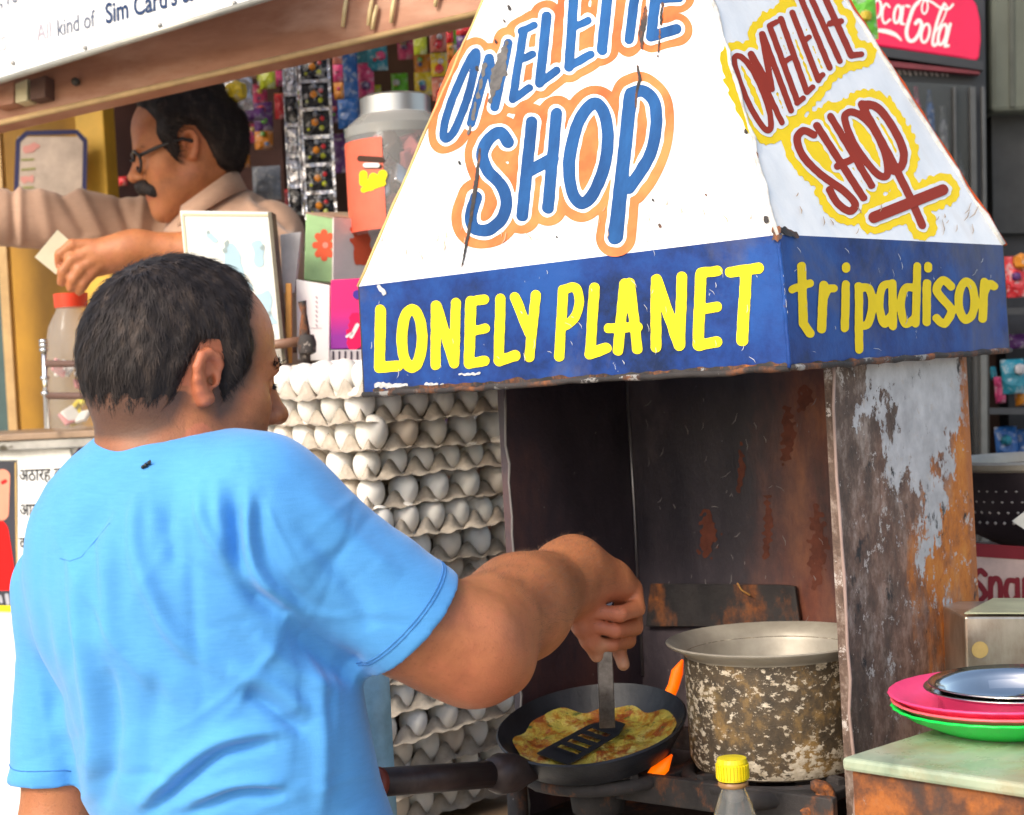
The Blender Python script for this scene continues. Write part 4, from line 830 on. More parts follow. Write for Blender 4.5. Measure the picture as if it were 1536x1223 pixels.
latheo('jar_body', b, [(.08, 0), (.088, .008), (.088, h * .74), (.08, h * .8), (.062, h * .89)], gl, t, 40, caps=False); latheo('jar_shoulder', b, [(.0885, h * .72), (.0885, h * .79), (.063, h * .885)], smoky, t, 40, caps=False)
latheo('lid', b, [(.058, h * .87), (.06, h * .88), (.06, h * 1.01), (.052, h * 1.03), (0, h * 1.03)], MB('brushed_lid', (.55, .54, .53), .35, .8).m, t, 36)
lbm = plain('orange_red_label', (.72, .13, .07), .45, var=.15); gs = []
V, Fc = [], []
for k in range(17):
    a = math.radians(182 + 75 * k / 16); 
    for zz in (.004, h * .68): V.append(b + Vector((.0895 * math.cos(a), .0895 * math.sin(a), zz)))
Fc = [[2 * k, 2 * k + 2, 2 * k + 3, 2 * k + 1] for k in range(16)]; jlab = obj('label', V, Fc, lbm, t)
def oncyl(c, R):
    def f(x, y):
        d = ray(x, y); o_ = Vector((0, 0, CAMZ)); A_ = d.x ** 2 + d.y ** 2; B_ = 2 * ((o_.x - c.x) * d.x + (o_.y - c.y) * d.y); C_ = (o_.x - c.x) ** 2 + (o_.y - c.y) ** 2 - R * R; q = max(B_ * B_ - 4 * A_ * C_, 0); return o_ + d * ((-B_ - math.sqrt(q)) / (2 * A_))
    return f
def jarmark(st_, mt, R, par): obj('label_mark', *paintg(st_, oncyl(b, R), res=1), mt, par)
jarmark([([(545, 274), (545, 262)], 12), ([(556, 280), (560, 266)], 13), ([(570, 272), (574, 262)], 14), ([(545, 285), (575, 275)], 8)], flat('yellow_label_ink', (.85, .75, .01)), .0902, jlab)
jarmark([([(540, 238), (572, 240)], 9), ([(548, 250), (570, 250)], 7)], flat('dark_label_ink', (.06, .03, .02)), .0901, jlab); jarmark([([(548, 248), (566, 248)], 7)], flat('white_label_ink', (.8, .78, .75)), .0904, jlab)
foil = plain('silver_foil', (.5, .5, .52), .25, .8, var=.5)
for i in range(46):
    a, r_ = rng.uniform(0, 6.28), rng.uniform(.02, .068); d = Vector((rng.normal(), rng.normal(), rng.normal())).normalized(); e = d.orthogonal()
    boxo('sweet', b + Vector((r_ * math.cos(a), r_ * math.sin(a), .02 + h * .6 * rng.random())), d * .018, e * .013, d.cross(e) * .006, [foil, brn, foil, cand[2]][i % 4], t, .003)
# boxes on the counter
KEEP = []
def tilted(name, label, cat, pxs, Y, depth, mat, prints=(), bevel=.0015):
    pts = [P(x, y, Y) for x, y in pxs]; t = thing(name, label, cat, min(pts, key=lambda p: p.z)); bo_ = slabo('body', pts, depth, mat, t, bevel); pl = plane3(*pts[:3]); SUBP[id(pl)] = bo_; KEEP.append(pl)
    for k, (nm, st_, m2, kw) in enumerate(prints):
        for s1_ in ([[q] for q in st_] if nm == 'print' else [st_]): paint(nm, s1_, pl, m2, t, 0, .0008 + .0004 * k, **kw)
    return t
paleb, palec = flat('pale_blue_print', (.45, .62, .7)), flat('grey_green_print', (.35, .42, .42))
tilted('framed_picture', 'washed-out white picture card with pale blue print leaning behind the cook', 'picture', [(292, 560), (428, 545), (406, 318), (270, 316)], 2.62, .012, plain('white_picture_card', (.82, .81, .74), .35, var=.05),
       [('print', [([(318, 352), (322, 360)], 9), ([(345, 380), (352, 420)], 26), ([(385, 370), (390, 390)], 18), ([(395, 450), (400, 500)], 26), ([(370, 430), (360, 460)], 16)], paleb, dict(wob=7, wscale=30)), ('print', [([(313, 348)], 6), ([(340, 362), (336, 380)], 5), ([(392, 372)], 7), ([(404, 470), (396, 480)], 6)], palec, dict(wob=3, wscale=12)),
        ('border', [([(296, 556), (274, 322), (403, 323)], 3)], flat('cream_border', (.7, .62, .4)), {})])
slabg = [P(407, 318, 2.615), P(429, 545, 2.615), P(436, 545, 2.64), P(414, 322, 2.64)]
tag(slabo('picture_frame_edge', slabg, .006, plain('dark_frame_wood', (.12, .1, .07), .6), None), 'dark thin upright board edge right beside the white picture card', 'board')
tilted('paper_pad', 'grey paper pad standing between picture card and flowered box', 'paper', [(424, 440), (442, 440), (452, 348), (420, 352)], 2.66, .02, plain('grey_paper', (.45, .43, .43), .8))
tilted('wood_stick', 'short orange wooden stick standing beside the white carton', 'stick', [(428, 545), (438, 545), (437, 425), (428, 425)], 2.63, .008, plain('orange_wood', (.5, .22, .04), .6))
redp, pinkp = flat('coral_flower_print', (.75, .12, .05)), flat('pink_flower_print', (.8, .3, .22))
fb = [(456, 420), (498, 424), (500, 326), (459, 320)]
t = tilted('flowered_box', 'pale green gift box printed with a coral red flower', 'box', fb, 2.72, .06, plain('pale_green_card', (.34, .55, .25), .6, var=.2), [('flower', [([(486, 368), (486 + 13 * math.cos(a), 368 + 19 * math.sin(a))], [9, 10]) for a in [i * .785 for i in range(8)]], redp, dict(res=1, clip=lambda X, Y: X - 499)), ('flower_heart', [([(488, 368)], 9)], pinkp, dict(res=1))])
rf_ = [P(500, 424, 2.718), P(575, 428, 2.8), P(575, 332, 2.8), P(500.5, 326, 2.718)]; slabo('side_face', rf_, .05, plain('white_pink_card', (.72, .66, .63), .6, var=.1), t); plq = plane3(*rf_[:3]); paint('flower', [([(540, 345), (545, 385)], 26)], plq, redp, t, 0, .001, wob=5, wscale=20, res=1)
slabo('top_face', [P(459, 319, 2.72), P(500, 325, 2.718), P(576, 331, 2.8), P(520, 318, 2.86)], .003, plain('tan_box_top', (.42, .3, .2), .6), t, inward=-UP)
tilted('medicine_carton', 'plain white carton with faint ruled lines on the counter', 'carton', [(446, 540), (494, 542), (495, 428), (444, 419)], 2.66, .05, plain('white_carton_card', (.8, .79, .78), .55, var=.05), [('print', [([(474, y), (476, y + 3)], 2) for y in range(445, 490, 7)] + [([(463, 492), (483, 493)], 1)], flat('grey_ink', (.35, .3, .35)), dict(res=1))])
mg = MB('magenta_card', (.6, .01, .2), .4); mg.set('Base Color', mg.ramp(mg.gen(2), [(.2, (.25, .01, .28)), (.6, (.7, .006, .16))]))
t = tilted('magenta_carton', 'magenta and purple carton beside the left corner of the hood', 'carton', [(496, 524), (580, 522), (580, 415), (496, 420)], 2.62, .06, mg.m, [('print', [([(534, 480), (530, 515)], 22)], flat('red_motif', (.75, .01, .1)), dict(wob=3, wscale=12, res=1)), ('print', [([(527, 505), (536, 488)], 6), ([(528, 500), (520, 505)], 4)], flat('white_motif', (.75, .7, .72)), dict(res=1)), ('print', [([(536, 442)], 14)], flat('blue_motif', (.06, .04, .3)), dict(res=1))])
tilted('striped_box', 'small grey box with dark vertical stripes under the magenta carton', 'box', [(494, 552), (580, 552), (580, 524), (495, 525)], 2.61, .06, plain('pale_striped_card', (.5, .46, .5), .6), [('stripe', [([(x, 528), (x, 550)], 3) for x in range(500, 575, 9)], flat('dark_stripe', (.06, .05, .07)), dict(res=1))])
boxo('counter_riser', (P(500, 552, 2.68).x, 2.7, P(500, 552, 2.63).z - .03), (.22, 0, 0), (0, .12, 0), (0, 0, .03), plain('worn_riser_wood', (.3, .2, .1), .7), kio)
# wall poster in a plastic sleeve
t = tilted('wall_calendar', 'crumpled calendar sheet in plastic sleeve with dark blue frame on the yellow wall', 'calendar', [(22, 292), (126, 300), (128, 205), (26, 205)], 3.5, .012, plain('dusty_plastic_sleeve', (.42, .33, .27), .3, var=.35, scale=14), [('frame', [([(24, 290), (27, 212), (40, 200), (115, 198), (128, 212), (126, 298)], 7)], flat('dark_blue_frame', (.03, .03, .09)), {}), ('print', [([(40, 225), (52, 220)], 12), ([(36, 270), (46, 268)], 10)], flat('faded_pink_print', (.55, .25, .22)), dict(wob=3)), ('print', [([(32, 240), (50, 239)], 3), ([(32, 255), (52, 253)], 3), ([(32, 282), (50, 281)], 3)], flat('olive_print', (.25, .25, .08)), {})])
# counter-front posters
plk = (kp(0, .0195, 1), -kb)
pst = thing('film_poster', 'dark poster of a person in red clothing pasted on the counter front', 'poster', RP(0, 905, plk))
def kq(name, px, mat, par, off=0, t=.001): return slabo(name, [RP(x, y, (plk[0] - kb * off, plk[1])) for x, y in px], t, mat, par)
kq('sheet', [(-60, 912), (27, 912), (24, 692), (-60, 692)], plain('dark_poster_paper', (.03, .03, .045), .5), pst, .002)
pof = (plk[0] - kb * .0022, plk[1])
paint('red_garment', [([(-10, 800), (2, 880)], 46), ([(8, 850), (14, 880)], 20)], pof, flat('vivid_red_print', (.8, .008, .008)), pst, 0, .0005, clip=lambda X, Y: np.maximum(X - 25, Y - 886))
paint('face', [([(4, 715), (2, 770)], 22)], pof, flat('skin_print', (.75, .3, .2)), pst, 0, .0007); paint('lips', [([(8, 722), (4, 724)], 6)], pof, flat('red_print', (.7, .02, .02)), pst, 0, .0009)
paint('title_strip', [([(-50, 913), (24, 913)], 9)], pof, flat('yellow_print', (.85, .75, .02)), pst, 0, .001); paint('motif', [([(10, 893), (12, 905)], 6), ([(0, 895), (2, 903)], 5)], pof, flat('grey_print', (.4, .4, .45)), pst, 0, .0009); paint('border', [([(23, 694), (26, 885)], 2.4)], pof, flat('tan_print', (.6, .4, .15)), pst, 0, .0009)
nt = thing('hindi_notice', 'white paper notice with black Hindi lettering on the counter front', 'notice', RP(70, 870, plk))
kq('sheet', [(27, 1010), (170, 1010), (170, 688), (27, 688)], plain('white_notice_paper', (.8, .8, .79), .6, var=.04), nt, .004)
ink = flat('black_ink', (.015, .015, .018)); n0 = (plk[0] - kb * .0045, plk[1])
nud = kd; 
for s, x, y, sz in (('\u0905\u0920\u093e\u0930\u0939 \u0935\u0937 \u0938', 29, 722, .033), ('\u0906\u092f\u0941 \u0935\u093e\u0932 \u0935', 30, 774, .033), ('\u0915\u094b \u0924\u092e\u093e\u0916', 30, 824, .033), ('\u0915\u094b \u090f\u0915', 30, 872, .033)):
    obj('lettering', *textg(s, sz, RP(x, y, n0), nud * .85, UP, -kb, .0008, .012), ink, nt)
nb = thing('folded_leaflet', 'white leaflet with dark purple top edge behind the Hindi notice', 'leaflet', RP(130, 760, plk)); kq('sheet', [(109, 790), (240, 790), (240, 684), (110, 684)], plain('white_leaflet', (.78, .72, .7), .6, var=.05), nb, .007); kq('purple_top', [(109, 684), (240, 684), (240, 672), (118, 672)], plain('purple_edge', (.05, .025, .1), .5), nb, .0075)
tag(kq('paper_strip', [(-20, 690), (108, 690), (104, 674), (-20, 672)], plain('crumpled_white_strip', (.75, .73, .68), .7), None, .006, .006), 'crumpled white paper strip below the steel counter edge', 'paper')
# hanging sachet strips
cols = dict(black=foilpack('black_sachet_foil', (.02, .02, .025), .25, .3), silver=foilpack('silver_sachet_edge', (.55, .55, .6), .2, .8), red=foilpack('red_packet', (.7, .03, .04), .35), coral=foilpack('coral_packet', (.7, .22, .15), .35), blue=foilpack('blue_packet', (.02, .12, .4), .35), teal=foilpack('teal_packet', (.02, .25, .35), .4), lime=foilpack('lime_packet', (.5, .55, .02), .35), yellow=foilpack('yellow_packet', (.75, .55, .02), .35), purple=foilpack('purple_packet', (.12, .03, .18), .4), pink=foilpack('pink_packet', (.7, .06, .2), .35), orange=foilpack('orange_packet', (.8, .28, .02), .35), white=foilpack('pale_packet', (.6, .58, .6), .4), grey=foilpack('grey_blue_card', (.25, .27, .32), .6), green=foilpack('green_packet', (.15, .55, .03), .35))
def pillow(c, w, h, t, n=6, lean=0.0):
    V, Fc = [], []
    for s in (-1, 1):
        for i in range(n + 1):
            for j in range(n + 1):
                a, b_ = i / n * 2 - 1, j / n * 2 - 1; k = (1 - a ** 4) * (1 - b_ ** 4); V.append(c + Vector((a * w, s * t * k ** .6 + lean * b_ * h + .0015 * math.sin(9 * a + 7 * b_), b_ * h)))
    m = (n + 1) ** 2
    for s in range(2):
        for i in range(n):
            for j in range(n):
                q = [s * m + i * (n + 1) + j, s * m + (i + 1) * (n + 1) + j, s * m + (i + 1) * (n + 1) + j + 1, s * m + i * (n + 1) + j + 1]; Fc.append(q if s == 0 else q[::-1])
    return V, Fc
def strip_of(name, label, px, y0, y1, n, wpx, Y, body, accent, edge=None, group='sachet strips hanging in the kiosk'):
    top = P(px, y0, Y); t = thing(name, label, 'sachets', P(px, y1, Y), group); s = Y / F; hh = (y1 - y0) / n * s / 2
    tubeo('hanger', [top + UP * .09, top - UP * .01], .0012, cols['white'], t, 5)
    for i in range(n):
        py = y0 + (i + .5) * (y1 - y0) / n; c = P(px + (py - y0) * .05, py, Y); bm_ = body[i % len(body)]
        sa = obj('sachet', *pillow(c, wpx / 2 * s, hh * .96, .006), cols[bm_], t, True)
        if edge: 
            obj('crimped_edge', *join(obox(c + Vector((0, -.006, hh * .93)), (wpx / 2 * s * 1.02, 0, 0), (0, .0012, 0), (0, 0, hh * .14)), obox(c + Vector((-wpx / 2 * s, -.005, 0)), (wpx * .05 * s, 0, 0), (0, .0012, 0), (0, 0, hh * .95)), obox(c + Vector((wpx / 2 * s, -.005, 0)), (wpx * .05 * s, 0, 0), (0, .0012, 0), (0, 0, hh * .95))), cols[edge], sa)
        for k, (ac, dx, dz, r_) in enumerate(accent):
            obj('printed_spot', *lathe(c + Vector((dx * wpx * s, -.0062 - .0004 * k, dz * hh * 2)), [(0, -r_ * wpx * s), (r_ * wpx * s * .8, -r_ * wpx * s * .55), (r_ * wpx * s * .9, 0), (r_ * wpx * s * .7, r_ * wpx * s * .6), (0, r_ * wpx * s)], 10), cols[ac], sa, True)
    return t
bl = [('orange', -.05, 0, .14), ('lime', .17, -.22, .1), ('red', .2, .12, .09), ('grey', -.02, .28, .1), ('lime', -.28, -.25, .06)]
strip_of('sachet_strip', 'strip of glossy black sachets with silver edges and orange dots in the kiosk', 470, 80, 330, 6, 44, 3.02, ['black'], bl, 'silver')
strip_of('sachet_strip', 'narrow strip of silver foil sachets hanging left of the black strip', 434, 95, 325, 5, 20, 3.04, ['silver', 'black', 'silver'], [('white', -.1, 0, .2)], 'silver')
strip_of('sachet_strip', 'thin strip of pink and orange wrappers right of the black strip', 505, 70, 150, 3, 15, 3.1, ['coral', 'pink', 'orange'], [('pink', 0, .1, .2)])
strip_of('sachet_strip', 'strip of coral red and yellow biscuit packets beside the hood edge', 656, 42, 152, 3, 25, 2.85, ['coral', 'yellow', 'coral'], [('red', 0, -.2, .3), ('white', .1, .1, .2)])
strip_of('sachet_strip', 'thin strip of red and yellow packets close to the hood edge', 674, 40, 140, 4, 11, 2.9, ['red', 'orange'], [('yellow', 0, .2, .25)])
strip_of('sachet_strip', 'strip of dark purple packets with a red wrapper near the hood', 694, 30, 100, 3, 22, 3.0, ['red', 'purple', 'white'], [])
def packet(label, px, py, w, h, Y, col, spots=()):
    s = Y / F; c = P(px, py, Y); t = thing('snack_packet', label, 'packet', c - UP * (h * s / 2), 'single packets hanging in the kiosk'); po_ = obj('pouch', *pillow(c, w * s / 2, h * s / 2, .012, lean=.12), cols[col], t, True)
    for k, (ac, dx, dz, r_) in enumerate(spots): obj('printed_spot', *lathe(c + Vector((dx * w * s, -.0135 - .0003 * k, dz * h * s)), [(0, -r_ * w * s), (r_ * w * s * .9, -r_ * w * s * .6), (r_ * w * s, 0), (r_ * w * s * .9, r_ * w * s * .6), (0, r_ * w * s)], 7 + k), cols[ac], po_)
    return t
packet('silver framed packet with red and yellow square hanging above the shopkeeper\'s hair', 356, 138, 46, 58, 3.1, 'silver', [('yellow', 0, -.02, .36), ('red', -.04, .02, .24)])
packet('orange and red packet peeping over the silver framed packet', 366, 108, 36, 22, 3.2, 'orange', [('red', -.2, 0, .25)]); packet('lime green packet hanging below the beam', 401, 112, 24, 44, 3.15, 'lime')
packet('magenta packet squeezed beside the lime green packet', 418, 118, 18, 24, 3.2, 'pink'); packet('bright red twisted wrapper hanging left of the silver strip', 419, 160, 14, 38, 3.1, 'red')
packet('yellow-green strip packet behind the silver framed one', 332, 122, 10, 40, 3.2, 'lime'); packet('small lime packet under the silver framed packet', 348, 170, 22, 18, 3.15, 'lime'); packet('purple packet under the silver framed packet', 382, 172, 30, 20, 3.25, 'purple')
packet('small orange packet low on the brown kiosk wall', 369, 242, 12, 20, 3.4, 'orange'); packet('flat grey-blue card pouch right of the shopkeeper\'s neck', 400, 275, 42, 52, 3.3, 'grey'); packet('thin mustard yellow strip packet on the brown wall', 364, 178, 8, 32, 3.5, 'yellow')
packet('tall dark blue pouch hanging behind the sweet jar', 525, 120, 24, 110, 3.3, 'blue'); packet('blue teal pouch above the sweet jar', 545, 85, 24, 44, 3.4, 'teal'); packet('dull pink pouch above the sweet jar', 549, 120, 24, 52, 3.35, 'pink', [('purple', 0, -.2, .3)]); packet('blue crinkled pouch left of the sweet jar lid', 522, 170, 30, 46, 3.25, 'blue'); packet('dark teal pouch left of the sweet jar label', 512, 230, 22, 60, 3.35, 'purple')
packet('olive yellow pouch hanging under the beam near the hood', 630, 62, 20, 42, 3.1, 'lime'); packet('purple pouch in the shadows under the beam', 600, 55, 26, 20, 3.4, 'purple'); packet('dark red flower head behind the shopkeeper\'s moustache', 185, 272, 14, 14, 3.4, 'red')
# goods on the shelves (dim, behind)
for i in range(9):
    u = .62 + i * .085; 
    for z_ in (1.64, 1.34):
        c_ = ['purple', 'blue', 'teal', 'white', 'pink', 'grey', 'yellow'][(i * 3 + (z_ > 1.5)) % 7]; hh = .05 + .03 * ((i * 7) % 3)
        o = boxo('shelf_box', kp(u, .93 + .01 * (i % 3), z_ + hh + .001), kd * .036, kb * .05, UP * hh, cols[c_], None, .003); tag(o, f'dim {c_} goods box standing on the {"upper" if z_ > 1.5 else "lower"} kiosk shelf', 'box', 'boxes on the kiosk shelves')
# ------------------------------------------------------------------ the right: fridge, shelves, wall
fY = 3.25; blkp = plain('black_fridge_body', (.03, .03, .035), .4, var=.3, scale=5)
fr = thing('drinks_fridge', 'black glass-door drinks fridge with red illuminated header behind the hood', 'fridge', (P(1400, 600, fY).x, fY, 0))
def fq(name, pxs, mat, t, Y=fY, bevel=.003, par=fr): return slabo(name, [P(x, y, Y) for x, y in pxs], t, mat, par, bevel)
fq('cabinet', [(1205, 1300), (1490, 1300), (1478, -40), (1180, -40)], blkp, .5, fY + .03)
coke = MB('red_backlit_header', (.62, .005, .06), .35); coke.set('Emission Color', (.75, .005, .07)); coke.b.inputs['Emission Strength'].default_value = .12
coke.set('Base Color', coke.ramp(coke.noise(6, 4), [(.3, (.5, .004, .05)), (.7, (.68, .008, .07))]))
hq = [(1190, 50), (1440, 87), (1462, 92), (1469, 88), (1472, 60), (1471, 30), (1466, 8), (1456, -8), (1440, -20), (1190, -60)]
hpl = (P(1400, 50, fY), Vector((0, -1, 0)))
slabo('header_panel', [RP(x, y, hpl) for x, y in hq], .05, coke.m, fr, .004)
hp2 = (P(1400, 50, fY) , Vector((0, -1, 0)))
ck = [(cs(E6(*ell(385, 70, 30, 70, 10, .12)[:-1]), True), 3.6), (cs(E6((480, 55), (455, 30), (430, 70), (425, 140), (445, 180), (485, 150))), [3.4]), (cs(E6(*ell(540, 110, 24, 68, 10, .15)[:-1]), True), 4), (E6((585, 50), (568, 180), (590, 185)), 4), (E6((610, 45), (630, 50)), 4),
      (cs(E6((700, 20), (665, 60), (635, 140), (610, 240), (625, 305), (665, 310), (705, 260), (725, 190), (705, 155), (680, 180))), 5.5), (cs(E6(*ell(750, 55, 22, 52, 10, .1)[:-1]), True), 2.6), (cs(E6((690, 20), (740, -8), (800, 15), (870, 60), (930, 70), (965, 35))), 3.4),
      (cs(E6(*ell(755, 255, 30, 72, 10, .2)[:-1]), True), 4), (cs(E6((900, 30), (870, 90), (835, 200), (810, 320), (825, 350), (855, 320))), 4.4), (cs(E6((900, 30), (920, 60), (890, 150), (830, 250))), 2.4), (cs(E6(*ell(885, 265, 28, 80, 10, .25)[:-1]), True), 4.4), (E6((945, 185), (905, 355), (930, 350)), 4.4),
      (cs(E6((330, 250), (400, 235), (470, 245), (530, 270), (572, 312))), [1, 3, 6, 6, 1])]
ck = [(s_, w_ if not isinstance(w_, list) or len(w_) > 1 else w_[0]) for s_, w_ in ck]; ck[-1] = (ck[-1][0], [1 + 6 * math.sin(math.pi * i / len(ck[-1][0])) for i in range(len(ck[-1][0]))])
paint('lettering', ck, hp2, flat('white_script', (.8, .78, .76)), fr, 0, .001, res=1)
fq('header_lower_strip', [(1190, 66), (1476, 106), (1476, 92), (1190, 52)], blkp, .02, fY - .005, .001)  # narrow strip in fridge-body black, just below the header panel
gr_ = plain('dull_red_grille', (.16, .02, .03), .5); fq('grille', [(1190, 88), (1470, 112), (1470, 106), (1190, 76)], gr_, .02, fY, .001)
paint('worn_lettering', [([(x, 100 + .045 * (x - 1330)), (x + 4, 110 + .04 * (x - 1330))], 4) for x in range(1330, 1420, 8)], (P(1400, 100, fY + .03), Vector((0, -1, 0))), flat('worn_pale_print', (.4, .36, .35)), fr, 0, .002, wob=2, wscale=9, res=1)
dgl = MB('dark_fridge_glass', (.06, .065, .07), .12); dgl.b.inputs['Alpha'].default_value = .45
fq('door_glass', [(1215, 1150), (1468, 1150), (1458, 128), (1215, 115)], dgl.m, .006, fY + .012, 0)
for x0, w_ in ((1430, 4), (1455, 9), (1472, 6)): fq('door_frame', [(x0 + 14, 1200), (x0 + w_ + 14, 1200), (x0 + w_, 130), (x0, 130)], plain('grey_door_frame', (.09, .09, .092), .35, .3), .012, fY, .001)
for i, (x, y, c_) in enumerate(((1375, 160, 'pink'), (1395, 165, 'blue'), (1392, 200, 'red'), (1415, 190, 'grey'), (1375, 230, 'grey'), (1420, 240, 'teal'), (1440, 260, 'grey'))):
    s = P(x, y, fY + .022); t = tag(latheo('drink_bottle', s - UP * .05, [(.014, 0), (.016, .004), (.016, .05), (.008, .075), (.008, .09), (0, .09)], cols[c_], None, 14), f'{["magenta", "blue capped", "red", "grey", "dull grey", "teal", "pale grey"][i]} drink bottle seen dimly through the fridge door', 'bottle', 'bottles in the fridge'); t.scale = (.6, .35, 1)
wallm = plain('grey_green_plaster', (.11, .12, .095), .8, var=.25, scale=3)
rwY = 3.5; rw = tag(slabo('rear_wall', [P(1180, 1400, 4.0), P(1900, 1400, 4.0), P(1900, -300, 4.0), P(1180, -300, 4.0)], .1, plain('dark_alley_wall', (.05, .052, .048), .8)), 'dark wall at the back right behind the fridge', 'wall')
vcol = thing('wall_pillar', 'grey-green plastered pillar beside the fridge', 'pillar', (P(1530, 600, 3.3).x, 3.3, 0))
slabo('shaft', [P(1487, 168, 3.3), P(1580, 165, 3.3), P(1580, -250, 3.3), P(1482, -250, 3.3)], .12, wallm, vcol, .01); slabo('recess', [P(1490, 350, 3.36), P(1640, 350, 3.36), P(1640, 168, 3.36), P(1487, 168, 3.36)], .1, plain('dark_recess', (.05, .05, .05), .8), vcol); slabo('flute', [P(1515, 160, 3.296), P(1522, 160, 3.296), P(1519, -250, 3.296), P(1512, -250, 3.296)], .01, plain('pillar_groove', (.075, .08, .065), .8), vcol)
z0_ = P(1500, 345, 3.36).z; slabo('foot', [Vector((P(1480, 600, 3.36).x + .05, 3.38, 0)), Vector((P(1700, 600, 3.36).x, 3.38, 0)), Vector((P(1700, 600, 3.36).x, 3.38, z0_)), Vector((P(1480, 600, 3.36).x + .05, 3.38, z0_))], .08, plain('dark_shelf_back', (.04, .04, .045), .8), vcol)
sh_ = thing('snack_shelf', 'dark shelf rack of bright snack packets right of the rusty post', 'shelf', (P(1540, 700, 3.1).x, 3.1, 0)); sm_ = plain('dark_shelf_metal', (.06, .06, .065), .5, .3)
for y in (462, 612, 693): slabo('shelf_board', [P(1484, y, 3.0), P(1700, y, 3.0), P(1700, y, 3.3), P(1484, y, 3.3)], .012, sm_, sh_, inward=-UP)
fq('upright', [(1474, 1300), (1486, 1300), (1480, 380), (1470, 380)], plain('grey_shelf_upright', (.2, .2, .19), .4, .4), .02, 3.0, .002, sh_)
for i, (x, y, w_, h_, c_, l_, sp_) in enumerate(((1530, 415, 44, 62, 'red', 'red chips packet with orange top on the highest snack shelf', [('orange', 0, .35, .3), ('purple', -.2, 0, .16)]), (1560, 420, 40, 60, 'orange', 'orange chips packet on the highest snack shelf', []), (1520, 565, 36, 52, 'teal', 'turquoise and white packet on the middle snack shelf', [('white', .2, .2, .25)]), (1500, 585, 16, 40, 'pink', 'magenta packet on the middle snack shelf', []), (1532, 592, 20, 34, 'orange', 'orange packet lying on the middle snack shelf', []), (1510, 665, 34, 50, 'blue', 'crinkled blue packet on the lowest snack shelf', [('teal', -.1, .1, .25)]), (1540, 668, 30, 48, 'blue', 'second crinkled blue packet at the end of the lowest snack shelf', [('white', .1, .2, .2)]), (1528, 512, 30, 22, 'purple', 'purple packet hanging under the highest snack shelf', []), (1490, 560, 8, 20, 'teal', 'thin blue packet by the shelf upright', []))):
    t = packet(l_, x, y, w_, h_, 3.0 + .012 * i, c_, sp_); t['group'] = 'snack packets on the rack'
for i, (x, y, w_, h_, c_) in enumerate(((1285, 20, 46, 90, 'green'),)):
    t = packet('green snack packet strip hanging beside the red fridge header', x + 6, y - 4, w_, h_, 3.0, c_, [('yellow', .1, -.12, .2), ('purple', .05, -.15, .12)])

t = thing('plastic_bag', 'pale blue creased plastic bag hanging between the cook and the egg trays', 'bag', P(556, 1290, 2.02)); bagm = plain('pale_blue_plastic', (.3, .52, .66), .3, var=.3, scale=25); obj('bag_body', *pillow(P(560, 1150, 2.02), .026, .12, .018, 8), bagm, t, True)
tubeo('bag_handle', [P(548, 995, 2.04), P(550, 960, 2.06), P(560, 985, 2.05)], .004, bagm, t, 6)

rk = np.random.default_rng(21); cn = ['red', 'coral', 'blue', 'teal', 'lime', 'yellow', 'purple', 'pink', 'orange', 'white', 'green']; nice = dict(white='pale', coral='coral pink')
for k in range(46):
    x = rk.uniform(335, 720); y = rk.uniform(20, 330) if x > 430 else rk.uniform(90, 230); c_ = cn[k % 11]; t = packet(f'small {nice.get(c_, c_)} packet in the crowded row at the back of the kiosk', x, y, rk.uniform(16, 30), rk.uniform(26, 52), rk.uniform(3.28, 3.6), c_, [(cn[(k * 5 + 3) % 11], rk.uniform(-.2, .2), rk.uniform(-.2, .25), rk.uniform(.15, .3)), (cn[(k * 7 + 1) % 11], rk.uniform(-.25, .25), rk.uniform(-.3, .1), rk.uniform(.08, .2))]); t['group'] = 'packets crowding the back of the kiosk'
